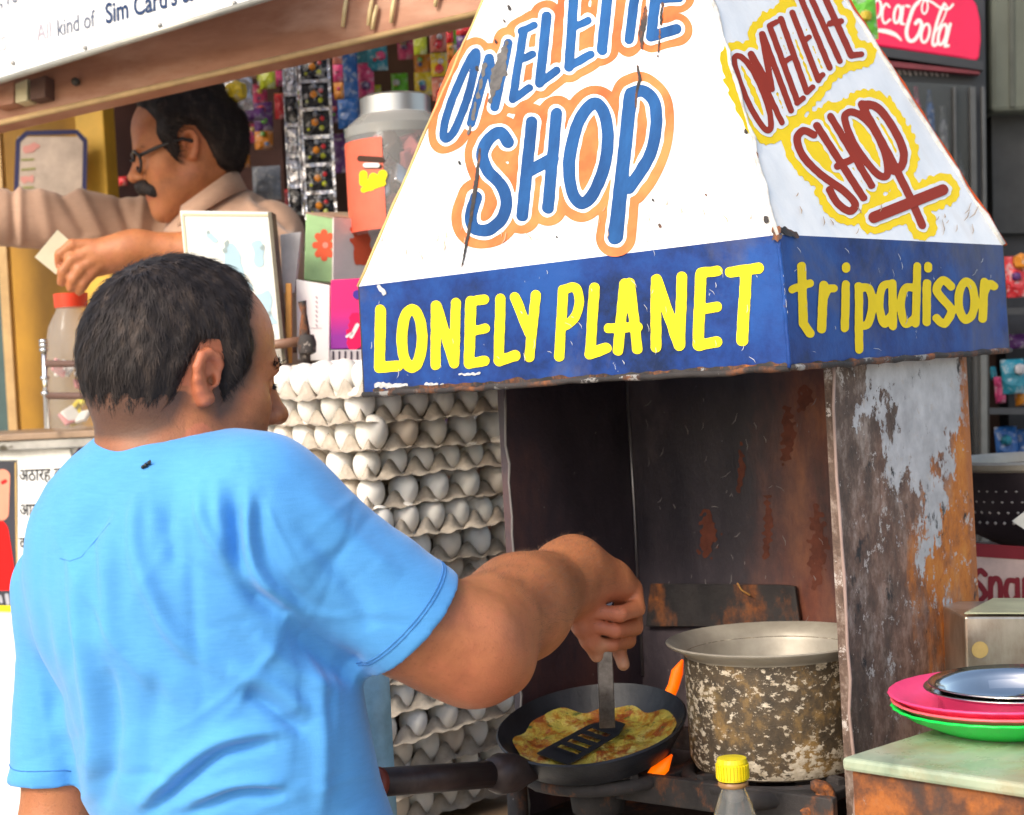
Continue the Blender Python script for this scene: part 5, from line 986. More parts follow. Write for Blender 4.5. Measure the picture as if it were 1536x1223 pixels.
# ------------------------------------------------------------------ people
def frame(yaw, pitch, roll=0):
    xf = Vector((math.cos(yaw) * math.cos(pitch), math.sin(yaw) * math.cos(pitch), -math.sin(pitch))); yl = Vector((-math.sin(yaw), math.cos(yaw), 0)); zu = xf.cross(yl)
    q = Matrix.Rotation(roll, 3, xf); return xf, q @ yl, q @ zu
class Head:
    def __init__(s, O, fr, sc=1.0): s.O, s.x, s.y, s.z, s.sc = Vector(O), *fr, sc; s.R = [tuple(fr[0]), tuple(fr[1]), tuple(fr[2])]
    def p(s, x, y, z): return s.O + (s.x * x + s.y * y + s.z * z) * s.sc
    def e(s, g, c, r, k=.02, op='add'): g.ell(s.p(*c), [q * s.sc for q in r], s.R, k, op)
    def c(s, g, a, b, ra, rb, k=.015, op='add'): g.cone(s.p(*a), s.p(*b), ra * s.sc, rb * s.sc, k, op)
    def local(s, V): d = (V - np.array(s.O)) / s.sc; return d @ np.array(s.R).T
    def skull(s, g, grow=0):
        s.e(g, (-.014, 0, .048), (.098 + grow, .077 + grow, .09 + grow), .01); s.e(g, (.03, 0, .05), (.064 + grow, .064 + grow, .066 + grow), .03); s.e(g, (-.045, 0, .01), (.062 + grow, .064 + grow, .065 + grow), .03)
    def build(s, g, chin=1.0, nose=1.0):
        s.skull(g)
        s.e(g, (.045, 0, -.025), (.05, .056, .075), .03)
        for m in (-1, 1):
            s.e(g, (.058, m * .043, -.018), (.026, .02, .022), .025); s.c(g, (.0, m * .052, -.05), (.07, m * .018, -.1), .019, .018, .03); s.e(g, (.05, m * .035, -.06), (.03, .02, .03), .03)
        s.e(g, (.08, 0, -.103), (.018 * chin, .024, .018), .025); s.e(g, (.078, 0, -.062), (.023, .03, .03), .02)
        s.c(g, (.084, -.032, .028), (.084, .032, .028), .012, .012, .018)
        for m in (-1, 1): s.e(g, (.1, m * .031, .006), (.018, .016, .012), .012, 'sub'); s.e(g, (.0805, m * .031, .007), (.0125, .0135, .0115), .003)
        s.c(g, (.09, 0, .022), (.113, 0, -.02), .0085, .0115, .012); s.e(g, (.116, 0, -.023), (.0115 * nose, .012, .0105), .008)
        for m in (-1, 1): s.e(g, (.103, m * .0135, -.027), (.011, .0075, .0085), .006); s.e(g, (.11, m * .0075, -.0345), (.004, .0032, .003), .003, 'sub')
        s.c(g, (.097, -.017, -.056), (.097, .017, -.056), .0062, .0062, .006); s.c(g, (.0985, -.006, -.0545), (.0985, .006, -.0545), .0062, .0062, .005); s.c(g, (.094, -.015, -.069), (.094, .015, -.069), .007, .007, .006)
        s.c(g, (.104, -.018, -.0622), (.104, .018, -.0622), .0022, .0022, .003, 'sub')
        for m in (-1, 1):
            E = lambda x, z, o: s.p(x * .74 + .001, m * (.071 + o * .8), z * .74 + .008)
            g.ell(E(-.008, .002, .004), [.0125 * s.sc, .0058 * s.sc, .0225 * s.sc], s.R, .008)
            g.ell(E(-.006, .004, .013), [.0085 * s.sc, .006 * s.sc, .0155 * s.sc], s.R, .005, 'sub')
            g.chain([E(.012, .004, .006), E(.013, .02, .008), E(.006, .031, .011), E(-.008, .036, .014), E(-.02, .03, .018), E(-.025, .014, .019), E(-.022, -.004, .017), E(-.014, -.02, .012), E(-.004, -.031, .008), E(.004, -.03, .005)], [q * s.sc for q in (.0035, .004, .0045, .005, .0052, .005, .0048, .0055, .0075, .006)], .004)
            g.chain([E(-.016, .018, .012), E(-.015, .0, .012), E(-.008, -.014, .011)], [.0035 * s.sc] * 3, .005); g.ell(E(.009, -.004, .009), [.005 * s.sc, .004 * s.sc, .007 * s.sc], s.R, .005)
            g.ell(E(.002, -.004, .008), [.0045 * s.sc, .008 * s.sc, .006 * s.sc], s.R, .003, 'sub')
def setattr_v(o, name, vals):
    a = o.data.attributes.new(name, 'FLOAT', 'POINT'); a.data.foreach_set('value', vals.astype(np.float32))
def skinmat(name, base, dark, red):
    m = MB(name, base, .5); n = m.noise(16, 8, .6); f = m.noise(130, 5, .6)
    c = m.ramp(n, [(.3, dark), (.55, base), (.75, tuple(min(1, x * 1.12) for x in base))]); c = m.mix(m.math('MULTIPLY', f, .35), c, dark); c = m.mix(m.math('MULTIPLY', m.step(m.noise(45, 6, .65), .45, .75), .35), c, red); c = m.mix(m.math('MULTIPLY', m.step(m.noise(240, 5, .7), .56, .7), .45), c, tuple(x * .6 for x in dark)); c = m.mix(m.attr('red'), c, red); c = m.mix(m.attr('stubble'), c, (.045, .03, .026)); c = m.mix(m.attr('nail'), c, (.62, .36, .22))
    m.set('Base Color', c); m.b.inputs['Subsurface Weight'].default_value = .12; m.b.inputs['Subsurface Radius'].default_value = (.012, .005, .003); m.b.inputs['Subsurface Scale'].default_value = .6
    m.bump(m.math('ADD', m.noise(420, 4, .6), m.math('MULTIPLY', m.noise(60, 6), 1.2)), .35, .0016); return m.m
def hairmesh(name, hd, poly, thick, mat, parent, flow, nst, length, h=.0028, extra=None, width=.0005, lift=.3, seed=1, thin=None, soft=.018, clump=.0):
    lo = np.array(hd.O) - .17; hi = np.array(hd.O) + .2; g = SDF(lo, hi, h); hd.skull(g)
    if extra: extra(g)
    X, Y, Zz = [np.asarray(a, float) for a in np.meshgrid(*g.ax, indexing='ij')]; d = np.stack([X - hd.O.x, Y - hd.O.y, Zz - hd.O.z], -1) / hd.sc; L = d @ np.array(hd.R).T
    pd = poly_sdf(L[..., 0], L[..., 2], poly); t = np.clip(-pd / soft, -1, 1); th = np.where(t > 0, thick * (t * t * (3 - 2 * t)), -.006 * np.minimum(1, -t * 2))
    nz = .0012 * np.sin(L[..., 0] * 260 + np.sin(L[..., 2] * 90) * 2) * np.sin(L[..., 1] * 210 + L[..., 2] * 120)
    if thin is not None: th = th * thin(L)
    g.D = (g.D - th - np.where(t > .3, nz, 0)).astype(np.float32)
    V, Fc = g.mesh(); N = normals(V, Fc); Lv = hd.local(V); pv = poly_sdf(Lv[:, 0], Lv[:, 2], poly); keepv = pv < .0025
    fk = keepv[Fc].any(1); Fk = Fc[fk]; used = np.unique(Fk); rem = np.full(len(V), -1); rem[used] = np.arange(len(used)); Vh = V[used]; Fh = rem[Fk]
    r = np.random.default_rng(seed); cand = np.where(pv < .002)[0]; pick = r.choice(cand, nst); SV, SF = [], []
    Rm = np.array(hd.R)
    for i in pick:
        p = V[i]; n_ = N[i]; l = Lv[i]; fl = np.array(flow(l, r)) @ Rm; fl = fl - n_ * (fl @ n_); fl /= np.linalg.norm(fl) + 1e-9; s = np.cross(n_, fl); ln = length * r.uniform(.5, 1.25); w = width * r.uniform(.7, 1.4); a = r.normal(0, .22); fl = fl * math.cos(a) + s * math.sin(a); s = np.cross(n_, fl)
        lf_ = lift * r.uniform(.2, 1.2); q0 = p - n_ * .001; q1 = p + fl * ln * .45 + n_ * ln * lf_ * .45; q2 = p + fl * ln + n_ * ln * lf_ * .45 - n_ * ln * .04; k = len(Vh) + len(SV)
        SV += [q0 - s * w, q0 + s * w, q1 - s * w, q1 + s * w, q2]; SF += [[k, k + 1, k + 3, k + 2], [k + 2, k + 3, k + 4]]
    Vall = np.concatenate([Vh, np.array(SV)]); return obj(name, Vall, Fh.tolist() + SF, mat, parent, True)
hairm = MB('black_hair', (.014, .012, .014), .6); hairm.set('Base Color', hairm.ramp(hairm.noise(60, 6, .7, (1, 1, .3)), [(.3, (.010, .0085, .010)), (.55, (.032, .025, .024)), (.75, (.1, .072, .058))])); hairm.b.inputs['Specular IOR Level'].default_value = .2; hairm = hairm.m
# ---------------- the cook
ck_hd = Head(P(276, 577, 1.742), frame(math.radians(31), math.radians(9), math.radians(2)), .95)
cook = thing('person', 'cook in a sky blue t-shirt frying an omelette with his back half turned', 'person', (P(340, 900, 1.76).x, 1.76, 0))
skin = skinmat('cook_skin', (.42, .155, .062), (.27, .09, .035), (.52, .15, .08))
g = SDF((-.62, 1.52, .86), (.24, 2.2, 1.72), .0026)
ck_hd.build(g)
nb_ = P(252, 745, 1.738); g.cone(ck_hd.p(-.03, 0, -.02), nb_, .057, .056, .03); g.cone(ck_hd.p(-.045, 0, .0), P(246, 745, 1.742), .05, .05, .03)
hemR = P(618, 936, 1.712); shR, elR, wrR = P(392, 776, 1.668), P(703, 966, 1.735), P(853, 872, 1.985)
shL, elL = P(104, 890, 1.855), P(92, 1250, 1.84)
g.cone(P(262, 790, 1.735), P(350, 1260, 1.76), .11, .11, .03); g.cone(P(250, 775, 1.735), shR, .05, .046, .02); g.cone(P(250, 790, 1.735), shL, .05, .045, .02)
g.cone(shR, hemR, .046, .056, .01); g.cone(hemR, elR, .055, .053, .02); g.cone(shL, elL, .05, .045, .02); g.cone(elL, P(130, 1420, 1.83), .045, .036, .02)
fm = P(780, 913, 1.86); g.cone(elR, fm, .053, .0545, .04); g.cone(fm, wrR, .0535, .037, .03); g.cone(P(735, 930, 1.79), P(800, 880, 1.92), .04, .03, .04); g.cone(P(845, 905, 1.97), P(858, 895, 1.985), .016, .014, .012); g.cone(P(800, 850, 1.945), P(868, 838, 2.02), .0085, .007, .012); g.cone(P(815, 868, 1.92), P(880, 862, 2.01), .006, .005, .01); g.cone(P(733, 1000, 1.735), P(755, 1000, 1.755), .031, .028, .03); g.cone(P(700, 997, 1.73), P(665, 982, 1.722), .033, .032, .03)
g.cone(P(846, 850, 1.985), P(858, 842, 2.0), .03, .03, .03)
# hand
Hp = lambda x, y, Y: P(x, y, Y)
g.cone(wrR, Hp(915, 872, 2.03), .039, .026, .025); g.cone(Hp(868, 850, 2.0), Hp(942, 882, 2.045), .03, .0155, .02); g.cone(Hp(885, 862, 2.045), Hp(945, 905, 2.065), .024, .016, .02)
g.cone(Hp(862, 895, 1.995), Hp(874, 925, 2.0), .024, .016, .02)
g.cone(Hp(930, 895, 2.06), Hp(936, 945, 2.065), .019, .016, .014)
g.chain([Hp(950, 884, 2.045), Hp(955, 913, 2.028), Hp(930, 921, 1.998), Hp(893, 918, 1.99)], [.0122, .0108, .01, .0085], .003)
g.chain([Hp(950, 905, 2.06), Hp(952, 941, 2.04), Hp(922, 946, 2.004), Hp(878, 934, 1.996)], [.0118, .0105, .0097, .0082], .0025)
g.chain([Hp(944, 928, 2.07), Hp(942, 961, 2.05), Hp(918, 967, 2.018), Hp(899, 966, 2.012)], [.0115, .01, .0092, .008], .0025)
g.chain([Hp(925, 945, 2.075), Hp(927, 972, 2.06), Hp(935, 997, 2.05)], [.011, .0094, .0082], .005)
g.chain([Hp(868, 905, 1.992), Hp(874, 938, 2.0), Hp(885, 960, 2.01), Hp(895, 984, 2.02)], [.0175, .0135, .0118, .0085], .007)
V, Fc = g.mesh(); V = smoothm(V, Fc, 1, .4)
body = obj('body', V, Fc, skin, cook, True)
Lv = ck_hd.local(V); pv = np.array([tuple(P(893, 918, 1.99)), tuple(P(899, 966, 2.012)), tuple(P(895, 984, 2.02)), tuple(P(935, 997, 2.05))])
head_m = (Lv[:, 2] > -.16) & (np.abs(Lv[:, 0]) < .16) & (np.abs(Lv[:, 1]) < .12) & (np.linalg.norm(Lv, axis=1) < .2)
st_ = np.where(head_m & (Lv[:, 0] > .02) & (Lv[:, 2] < -.035) & (Lv[:, 0] + .25 * Lv[:, 2] < .085), .2, 0) + np.where(head_m & (Lv[:, 0] < -.02) & (Lv[:, 2] < -.035) & (Lv[:, 2] > -.085), .28, 0)
rd = np.where(head_m & (np.abs(Lv[:, 1]) > .074) & (np.abs(Lv[:, 0]) < .04), .55, 0); lipz = np.where(head_m & (Lv[:, 0] > .088) & (Lv[:, 2] < -.05) & (Lv[:, 2] > -.076), .6, 0)
hc = np.array(P(905, 935, 2.0)); rd = np.maximum(rd, .75 * np.exp(-((np.linalg.norm(V - hc, axis=1) / .05) ** 2))); rd = np.maximum(rd, .35 * np.exp(-((np.linalg.norm(V - np.array(P(735, 1030, 1.7)), axis=1) / .06) ** 2)))
nl = sum(np.exp(-((np.linalg.norm(V - q, axis=1) / .0085) ** 2)) for q in pv[1:]); setattr_v(body, 'red', np.maximum(rd, lipz)); pd_ = poly_sdf(Lv[:, 0], Lv[:, 2], [(.03, .2), (.058, .125), (.05, .105), (.043, .075), (.052, .05), (.05, .022), (.038, .0), (.032, -.022), (.021, -.03), (.014, -.01), (.014, .03), (.008, .05), (-.012, .048), (-.022, .022), (-.028, -.018), (-.036, -.044), (-.062, -.06), (-.13, -.07), (-.17, .05), (-.1, .2)]); st_ = np.where(head_m & (np.abs(Lv[:, 1]) < .073), np.maximum(st_, .8 * np.clip(1 - pd_ / .02, 0, 1) ** 1.5), st_); setattr_v(body, 'stubble', st_); setattr_v(body, 'nail', np.clip(nl, 0, .8))
poly = [(.03, .2), (.058, .125), (.05, .105), (.043, .075), (.052, .05), (.05, .022), (.038, .0), (.032, -.022), (.021, -.03), (.014, -.01), (.014, .03), (.008, .05), (-.012, .048), (-.022, .022), (-.028, -.018), (-.036, -.044), (-.062, -.06), (-.13, -.07), (-.17, .05), (-.1, .2)]
def flow_c(l, r):
    c = np.array([-.075, 0, .115]); d = l - c; d = d / (np.linalg.norm(d) + 1e-6); s = np.cross(d, (0, 0, 1)); return d * 1.0 + s * .45 + np.array([-.1, 0, -.5 if l[2] < .08 else 0])
hairmesh('hair', ck_hd, poly, .0065, hairm, cook, flow_c, 15000, .017, lift=.25, width=.0003, soft=.012, thin=lambda L: 1 - .9 * np.exp(-(((L[..., 0] + .07) / .03) ** 2 + ((L[..., 1] + .01) / .03) ** 2)) * (L[..., 2] > .06))
# eyebrow, lashes, arm hair
SV, SF = [], []
def hairs(pts, n, d, ln, jit, w=.0004, upv=Vector((0, 0, 1))):
    for i in range(n):
        t = rng.random() * (len(pts) - 1); k = int(t); p = Vector(pts[k]).lerp(Vector(pts[min(k + 1, len(pts) - 1)]), t - k) + Vector((rng.normal(0, jit), rng.normal(0, jit), rng.normal(0, jit)))
        dd = (Vector(d) + Vector((rng.normal(0, .25), rng.normal(0, .25), rng.normal(0, .25)))).normalized(); s = dd.cross(Vector((0, 1, .1))).normalized(); l = ln * rng.uniform(.6, 1.2); q = len(SV)
        SV.extend([p - s * w, p + s * w, p + dd * l]); SF.append([q, q + 1, q + 2])
hairs([ck_hd.p(.097, -.014, .032), ck_hd.p(.095, -.028, .035), ck_hd.p(.085, -.044, .03)], 700, ck_hd.x * -.2 - ck_hd.y + ck_hd.z * .3, .01, .002, .0006)
hairs([ck_hd.p(.094, -.026, .009), ck_hd.p(.087, -.04, .008)], 60, ck_hd.x - ck_hd.z * .3 - ck_hd.y * .3, .008, .0008)
obj('eyebrow', SV, SF, hairm, cook)
SV, SF = [], []
bn = normals(V, Fc)
ax0, ax1 = np.array(elR), np.array(wrR); axd = ax1 - ax0; tt = (V - ax0) @ axd / (axd @ axd); dist = np.linalg.norm(V - ax0 - np.outer(tt, axd), axis=1)
cd = np.where((tt > .15) & (tt < 1.1) & (dist < .075) & (bn[:, 2] > -.2))[0]
for i in rng.choice(cd, 2000):
    p, n_ = V[i], bn[i]; t = axd / np.linalg.norm(axd) + rng.normal(0, .5, 3); t -= n_ * (t @ n_); d = t / np.linalg.norm(t) * .85 + n_ * .5; s = np.cross(d, n_); s = s / (np.linalg.norm(s) + 1e-9) * .00013; l = rng.uniform(.005, .012); q = len(SV); SV += [p - s, p + s, p + d * l]; SF.append([q, q + 1, q + 2])
tag(obj('arm_hair', np.array(SV), SF, plain('fine_dark_hair', (.16, .08, .045), .5), cook), kind='stuff')
# ---- t-shirt
lat = Vector((.77, -.64, 0))
g = SDF((-.66, 1.45, .8), (.06, 2.1, 1.52), .0028)
a_, b_, c_, d_ = P(255, 800, 1.74), P(272, 930, 1.742), P(322, 1090, 1.75), P(372, 1260, 1.765); adir = (elR - shR).normalized()
hemR = P(618, 936, 1.712); hn = (adir + Vector((-.12, 0, -.12))).normalized(); hemL = P(84, 1166, 1.845)
g.cone(P(385, 768, 1.668), hemR + (hemR - P(385, 768, 1.668)) * .15, .071, .0705, .03); g.cut(hemR, hn); g.cone(hemR - adir * .012, hemR + adir * .06, .0605, .062, .004, 'sub')
g.cone(P(108, 890, 1.848), hemL + Vector((0, 0, -.03)), .057, .056, .03)
X_, Y_, Z_ = g.grid(tuple(slice(None) for _ in range(3))); g.D = np.where(X_ < hemR.x - .25, np.maximum(g.D, hemL.z - Z_ + 0 * X_), g.D).astype(np.float32); g.cone(hemL + UP * .012, hemL - UP * .05, .0475, .0475, .004, 'sub')
g.cone(a_, b_, .118, .13, .03, aniso=(lat, 1.28)); g.cone(b_, c_, .13, .13, .03, aniso=(lat, 1.36)); g.cone(c_, d_, .13, .135, .03, aniso=(lat, 1.36))
g.cone(P(262, 748, 1.74), P(385, 768, 1.668), .066, .069, .05); g.cone(P(300, 860, 1.66), P(420, 830, 1.66), .06, .05, .05)
g.cone(P(232, 752, 1.745), P(118, 880, 1.84), .068, .06, .05); g.cone(P(160, 830, 1.75), P(240, 850, 1.68), .07, .06, .06)
g.cone(P(254, 688, 1.737), P(258, 630, 1.737), .058, .08, .012, 'sub')
V, Fc = g.mesh(); V = smoothm(V, Fc, 4, .5); N = normals(V, Fc)
folds = [([(239, 697), (209, 748), (204, 819), (224, 885), (265, 957), (330, 1008)], .006, .011), ([(306, 676), (300, 743), (316, 804), (367, 865), (407, 895)], .006, .010), ([(326, 680), (329, 763), (345, 830)], .005, .008),
         ([(127, 788), (122, 906), (132, 1007), (143, 1109), (127, 1211)], .006, .011), ([(173, 778), (163, 855), (168, 931), (188, 977)], .004, .011), ([(60, 900), (70, 1000), (98, 1100), (112, 1200)], -.005, .010),
         ([(351, 700), (351, 788), (357, 845), (387, 895), (433, 926)], -.010, .012), ([(372, 720), (370, 800), (385, 860), (440, 915)], .006, .008), ([(395, 730), (390, 800), (410, 860), (470, 915)], -.004, .008), ([(413, 1112), (331, 1130), (265, 1181), (220, 1221)], -.009, .009), ([(420, 1098), (331, 1114), (258, 1165), (210, 1210)], .006, .010),
         ([(428, 1191), (357, 1191), (285, 1219)], -.007, .008), ([(430, 1178), (357, 1177), (280, 1204)], .005, .009), ([(463, 1099), (397, 1053), (367, 1038)], -.006, .010), ([(470, 1080), (410, 1030), (340, 1005)], .004, .012), ([(469, 985), (484, 1109), (481, 1223)], .004, .010),
         ([(430, 935), (500, 990), (540, 1010)], -.008, .016), ([(240, 1000), (225, 1100), (215, 1190)], -.003, .014), ([(160, 1000), (170, 1100), (150, 1223)], -.005, .011), ([(450, 720), (520, 800), (600, 870)], .003, .014), ([(440, 780), (520, 870), (560, 950)], -.003, .012), ([(270, 700), (255, 770), (262, 850)], -.004, .010), ([(185, 700), (150, 760), (110, 830)], -.004, .012), ([(120, 940), (200, 990), (300, 1060)], .003, .016), ([(100, 1050), (102, 1140)], .0, .01), ([(380, 950), (430, 1000), (500, 1040)], .004, .012)]
disp = np.zeros(len(V)); facing = np.clip(-N[:, 1] * 1.6 + .5, 0, 1)
for pts, amp, w in folds:
    if not amp: continue
    q = catmull([(P(x, y, 1.64).x, P(x, y, 1.64).z) for x, y in pts], False, 5); pr = [(v[0] / v[1] * 1.64, CAMZ + (v[2] - CAMZ) / v[1] * 1.64) for v in V] if False else None
    U, Wz = V[:, 0] / V[:, 1] * 1.64, CAMZ + (V[:, 2] - CAMZ) / V[:, 1] * 1.64; dm = np.full(len(V), 9.); tm = np.zeros(len(V)); n_ = len(q)
    for i in range(n_ - 1):
        ax, az = q[i]; ex, ez = q[i + 1][0] - ax, q[i + 1][1] - az; t = np.clip(((U - ax) * ex + (Wz - az) * ez) / (ex * ex + ez * ez + 1e-12), 0, 1); dd = np.hypot(U - ax - t * ex, Wz - az - t * ez); m = dd < dm; dm = np.where(m, dd, dm); tm = np.where(m, (i + t) / (n_ - 1), tm)
    disp += 1.55 * amp * np.exp(-(dm / (w * .85)) ** 2) * np.clip(np.sin(np.pi * np.clip(tm * .92 + .04, 0, 1)) * 1.4, 0, 1)
fr2 = np.random.default_rng(11); ap = P(440, 920, 1.64); U, Wz = V[:, 0] / V[:, 1] * 1.64, CAMZ + (V[:, 2] - CAMZ) / V[:, 1] * 1.64
for k in range(95):
    p0 = P(fr2.uniform(40, 560), fr2.uniform(690, 1223), 1.64); dx_, dz_ = ap.x - p0.x, ap.z - p0.z; dl = math.hypot(dx_, dz_) + 1e-6; an = math.atan2(dz_, dx_) + fr2.normal(0, .35)
    if p0.z < P(300, 1080, 1.64).z: an = fr2.normal(.35, .35)
    if p0.x < P(250, 0, 1.64).x and p0.z > P(300, 1080, 1.64).z: an = math.pi / 2 + fr2.normal(-.1, .25)
    ln = fr2.uniform(.03, .085); ex, ez = math.cos(an), math.sin(an); s_ = (U - p0.x) * ex + (Wz - p0.z) * ez; t_ = -(U - p0.x) * ez + (Wz - p0.z) * ex - 6 * fr2.normal(0, .25) * s_ ** 2
    disp += fr2.normal(0, .0013) * np.exp(-(t_ / fr2.uniform(.004, .008)) ** 2) * np.exp(-(s_ / ln) ** 2)
disp *= np.clip((P(250, 715, 1.64).z - Wz) / .04, 0, 1) + (U > P(360, 700, 1.64).x) * np.clip((Wz - P(250, 715, 1.64).z) / .04 + 1, 0, 1) * (Wz > P(250, 715, 1.64).z) * .4
V = V + N * (disp * facing)[:, None]
V = V + N * (.0006 * np.sin(V[:, 0] * 95 + np.sin(V[:, 2] * 40) * 2) * np.sin(V[:, 2] * 55 + V[:, 0] * 30))[:, None]
shirtm = cloth('sky_blue_jersey', (.072, .31, .69)); shirt = obj('t_shirt', V, Fc, shirtm, cook, True)
# hem stitching and neck rib
dkb = plain('dark_stitch_blue', (.05, .2, .5), .9);  # stitch and seam thread, a darker blue than the jersey
def ringpts(c, n, r, k=40): 
    n = Vector(n).normalized(); e = n.orthogonal().normalized(); f = n.cross(e); return [c + (e * math.cos(a) + f * math.sin(a)) * r for a in [i * math.tau / k for i in range(k + 1)]]
from mathutils.bvhtree import BVHTree
bvh = BVHTree.FromPolygons([tuple(v) for v in V], Fc.tolist())
def snap(pts, off=.0004):
    out = []
    for p in pts:
        co, no, i, d = bvh.find_nearest(Vector(p)); out.append(co + no * off) if co else out.append(p)
    return out
for dd in (.019, .0225): tubeo('hem_stitch', snap(ringpts(hemR - hn * dd, hn, .0675)), .0006, dkb, shirt, 5)
tubeo('hem_stitch', snap(ringpts(hemL + UP * .02, UP, .055)), .0006, dkb, shirt, 5)
def castf(px, py):
    r = ray(px, py).normalized(); co, no, i, d = bvh.ray_cast(Vector((0, 0, CAMZ)), r); return (co, no) if co else (P(px, py, 1.65), Vector((0, -1, 0)))
tubeo('back_seam', [castf(x, y)[0] + castf(x, y)[1] * .0003 for x, y in ((90, 838), (105, 842), (122, 836), (140, 815), (165, 785))], .00035, dkb, shirt, 5)
navy = plain('navy_neck_rib', (.03, .06, .2), .9)
tubeo('neck_rib', ringpts(P(249, 680, 1.737), P(252, 640, 1.737) - P(246, 700, 1.737), .069), .0055, navy, cook, 10)
co, no = castf(220, 700); fly = thing('fly', 'tiny black fly sitting on the back of the blue shirt', 'fly', co); fm_ = plain('black_fly', (.01, .01, .012), .3)
for dx, r_ in ((-.003, .0022), (0, .0026), (.0035, .0018)): obj('fly_segment', *lathe(co + no * .002 + Vector((dx, 0, dx * .5)), [(0, -r_), (r_ * .8, -r_ * .6), (r_, 0), (r_ * .8, r_ * .6), (0, r_)], 8), fm_, fly, True)
slabo('wing', [co + no * .0045 + Vector((0, 0, .001)), co + no * .0045 + Vector((.006, 0, .004)), co + no * .0045 + Vector((.007, 0, .001))], .0003, fm_, fly)
# trousers down to the ground
g = SDF((-.7, 1.45, -.01), (.1, 2.15, .98), .009); hip = P(362, 1300, 1.77)
g.cone(hip, hip - UP * .1, .12, .125, .03, aniso=(lat, 1.25))
for s in (-1, 1): kn = Vector((hip.x, hip.y, .5)) + lat * (.1 * s); ft = Vector((hip.x, hip.y, .06)) + lat * (.11 * s); g.cone(Vector((hip.x, hip.y, .8)) + lat * (.085 * s), kn, .09, .065, .03); g.cone(kn, ft, .065, .055, .03)
V2, F2 = g.mesh(); obj('trousers', V2, F2, cloth('dark_trousers', (.04, .045, .06), sheen=0), cook, True)
for s in (-1, 1):
    ft = Vector((hip.x, hip.y, 0)) + lat * (.11 * s); g = SDF(ft + Vector((-.2, -.2, 0)), ft + Vector((.25, .28, .14)), .009); g.cone(ft + UP * .04, ft + Vector((.64, .77, 0)) * .16 + UP * .03, .04, .032, .02); g.cone(ft + UP * .04, ft + UP * .1, .04, .045, .02); V2, F2 = g.mesh(); obj('shoe', V2, F2, plain('brown_shoe', (.1, .05, .03), .5), cook, True)
# ---------------- the shopkeeper
sk_hd = Head(P(280, 229, 3.1), frame(math.radians(195), math.radians(13), math.radians(-3)), .93)
ven = thing('person', 'shopkeeper with glasses and moustache in a beige shirt leaning over the kiosk counter', 'person', (P(350, 500, 3.2).x, 3.2, .06))
skin2 = skinmat('shopkeeper_skin', (.53, .195, .07), (.32, .11, .04), (.5, .14, .08))
g = SDF(P(-40, 600, 2.85) + Vector((-.36, -.15, -.08)), P(470, 100, 3.5) + Vector((.02, .1, .08)), .0042)
sk_hd.build(g, 1.0, 1.05); g.cone(sk_hd.p(-.025, 0, -.03), P(335, 330, 3.15), .055, .062, .03); g.cone(sk_hd.p(.0, 0, -.05), P(318, 335, 3.13), .045, .055, .03)
vs, ve, vw = P(405, 345, 3.03), P(395, 412, 2.9), P(205, 372, 2.84)
g.cone(P(345, 420, 3.16), P(350, 560, 3.18), .1, .1, .03); g.cone(P(345, 365, 3.15), vs, .05, .042, .02); g.cone(vs, ve, .045, .042, .03); g.cone(ve, P(300, 380, 2.86), .042, .037, .02); g.cone(P(300, 380, 2.86), vw, .037, .0275, .02)
wR = P(-30, 320, 3.16); wR2 = P(-190, 335, 3.08); g.cone(wR, wR2, .036, .027, .02); g.cone(wR2, P(-235, 342, 3.05), .029, .025, .02)
for k_ in range(4): g.chain([P(-228, 330 + 9 * k_, 3.04 + .008 * k_), P(-262, 334 + 10 * k_, 3.02), P(-285, 348 + 9 * k_, 3.02)], [.0105, .0095, .008], .004)
g.chain([P(-205, 350, 3.03), P(-225, 366, 3.0), P(-245, 374, 2.99)], [.013, .011, .009], .006)
g.cone(P(300, 350, 3.27), wR, .038, .036, .02)
g.cone(vw, P(140, 382, 2.83), .029, .024, .02); g.cone(P(185, 380, 2.835), P(135, 395, 2.84), .03, .026, .02)
for k, (pts, rs) in enumerate((([(140, 368, 2.82), (108, 368, 2.81), (90, 382, 2.81), (86, 398, 2.815)], (.0115, .0105, .0095, .008)), ([(138, 378, 2.815), (108, 390, 2.805), (95, 408, 2.805), (92, 424, 2.81)], (.0115, .0108, .0098, .008)), ([(142, 390, 2.815), (120, 405, 2.805), (110, 420, 2.805), (106, 432, 2.81)], (.0115, .0105, .0096, .008)), ([(152, 398, 2.82), (134, 414, 2.812), (124, 428, 2.81), (119, 438, 2.815)], (.011, .0098, .009, .0075)), ([(165, 372, 2.86), (130, 368, 2.86), (100, 378, 2.85), (88, 388, 2.84)], (.0135, .0115, .0105, .0085)))):
    g.chain([P(*q) for q in pts], rs, .004)
V, Fc = g.mesh(); V = smoothm(V, Fc, 1, .4); vb = obj('body', V, Fc, skin2, ven, True); Lv = sk_hd.local(V); hm_ = np.linalg.norm(Lv, axis=1) < .19
setattr_v(vb, 'stubble', np.where(hm_ & (Lv[:, 0] > .0) & (Lv[:, 2] < -.045) & (Lv[:, 2] > -.125), .16, 0)); setattr_v(vb, 'red', np.where(hm_ & (Lv[:, 0] > .088) & (Lv[:, 2] < -.05) & (Lv[:, 2] > -.076), .7, np.where(hm_ & (np.abs(Lv[:, 1]) > .074), .3, 0))); setattr_v(vb, 'nail', np.zeros(len(V)))
poly2 = [(.08, .2), (.082, .125), (.06, .1), (.048, .07), (.055, .045), (.047, .0), (.036, -.025), (.024, -.03), (.016, .0), (.014, .035), (-.0, .047), (-.022, .042), (-.034, .01), (-.036, -.04), (-.05, -.075), (-.13, -.085), (-.18, .05), (-.1, .22)]
def flow_v(l, r): return np.array([-.8, 0, -.35 if l[2] < .09 else .0]) + np.array([0, 0, -.6]) * (l[0] < -.05)
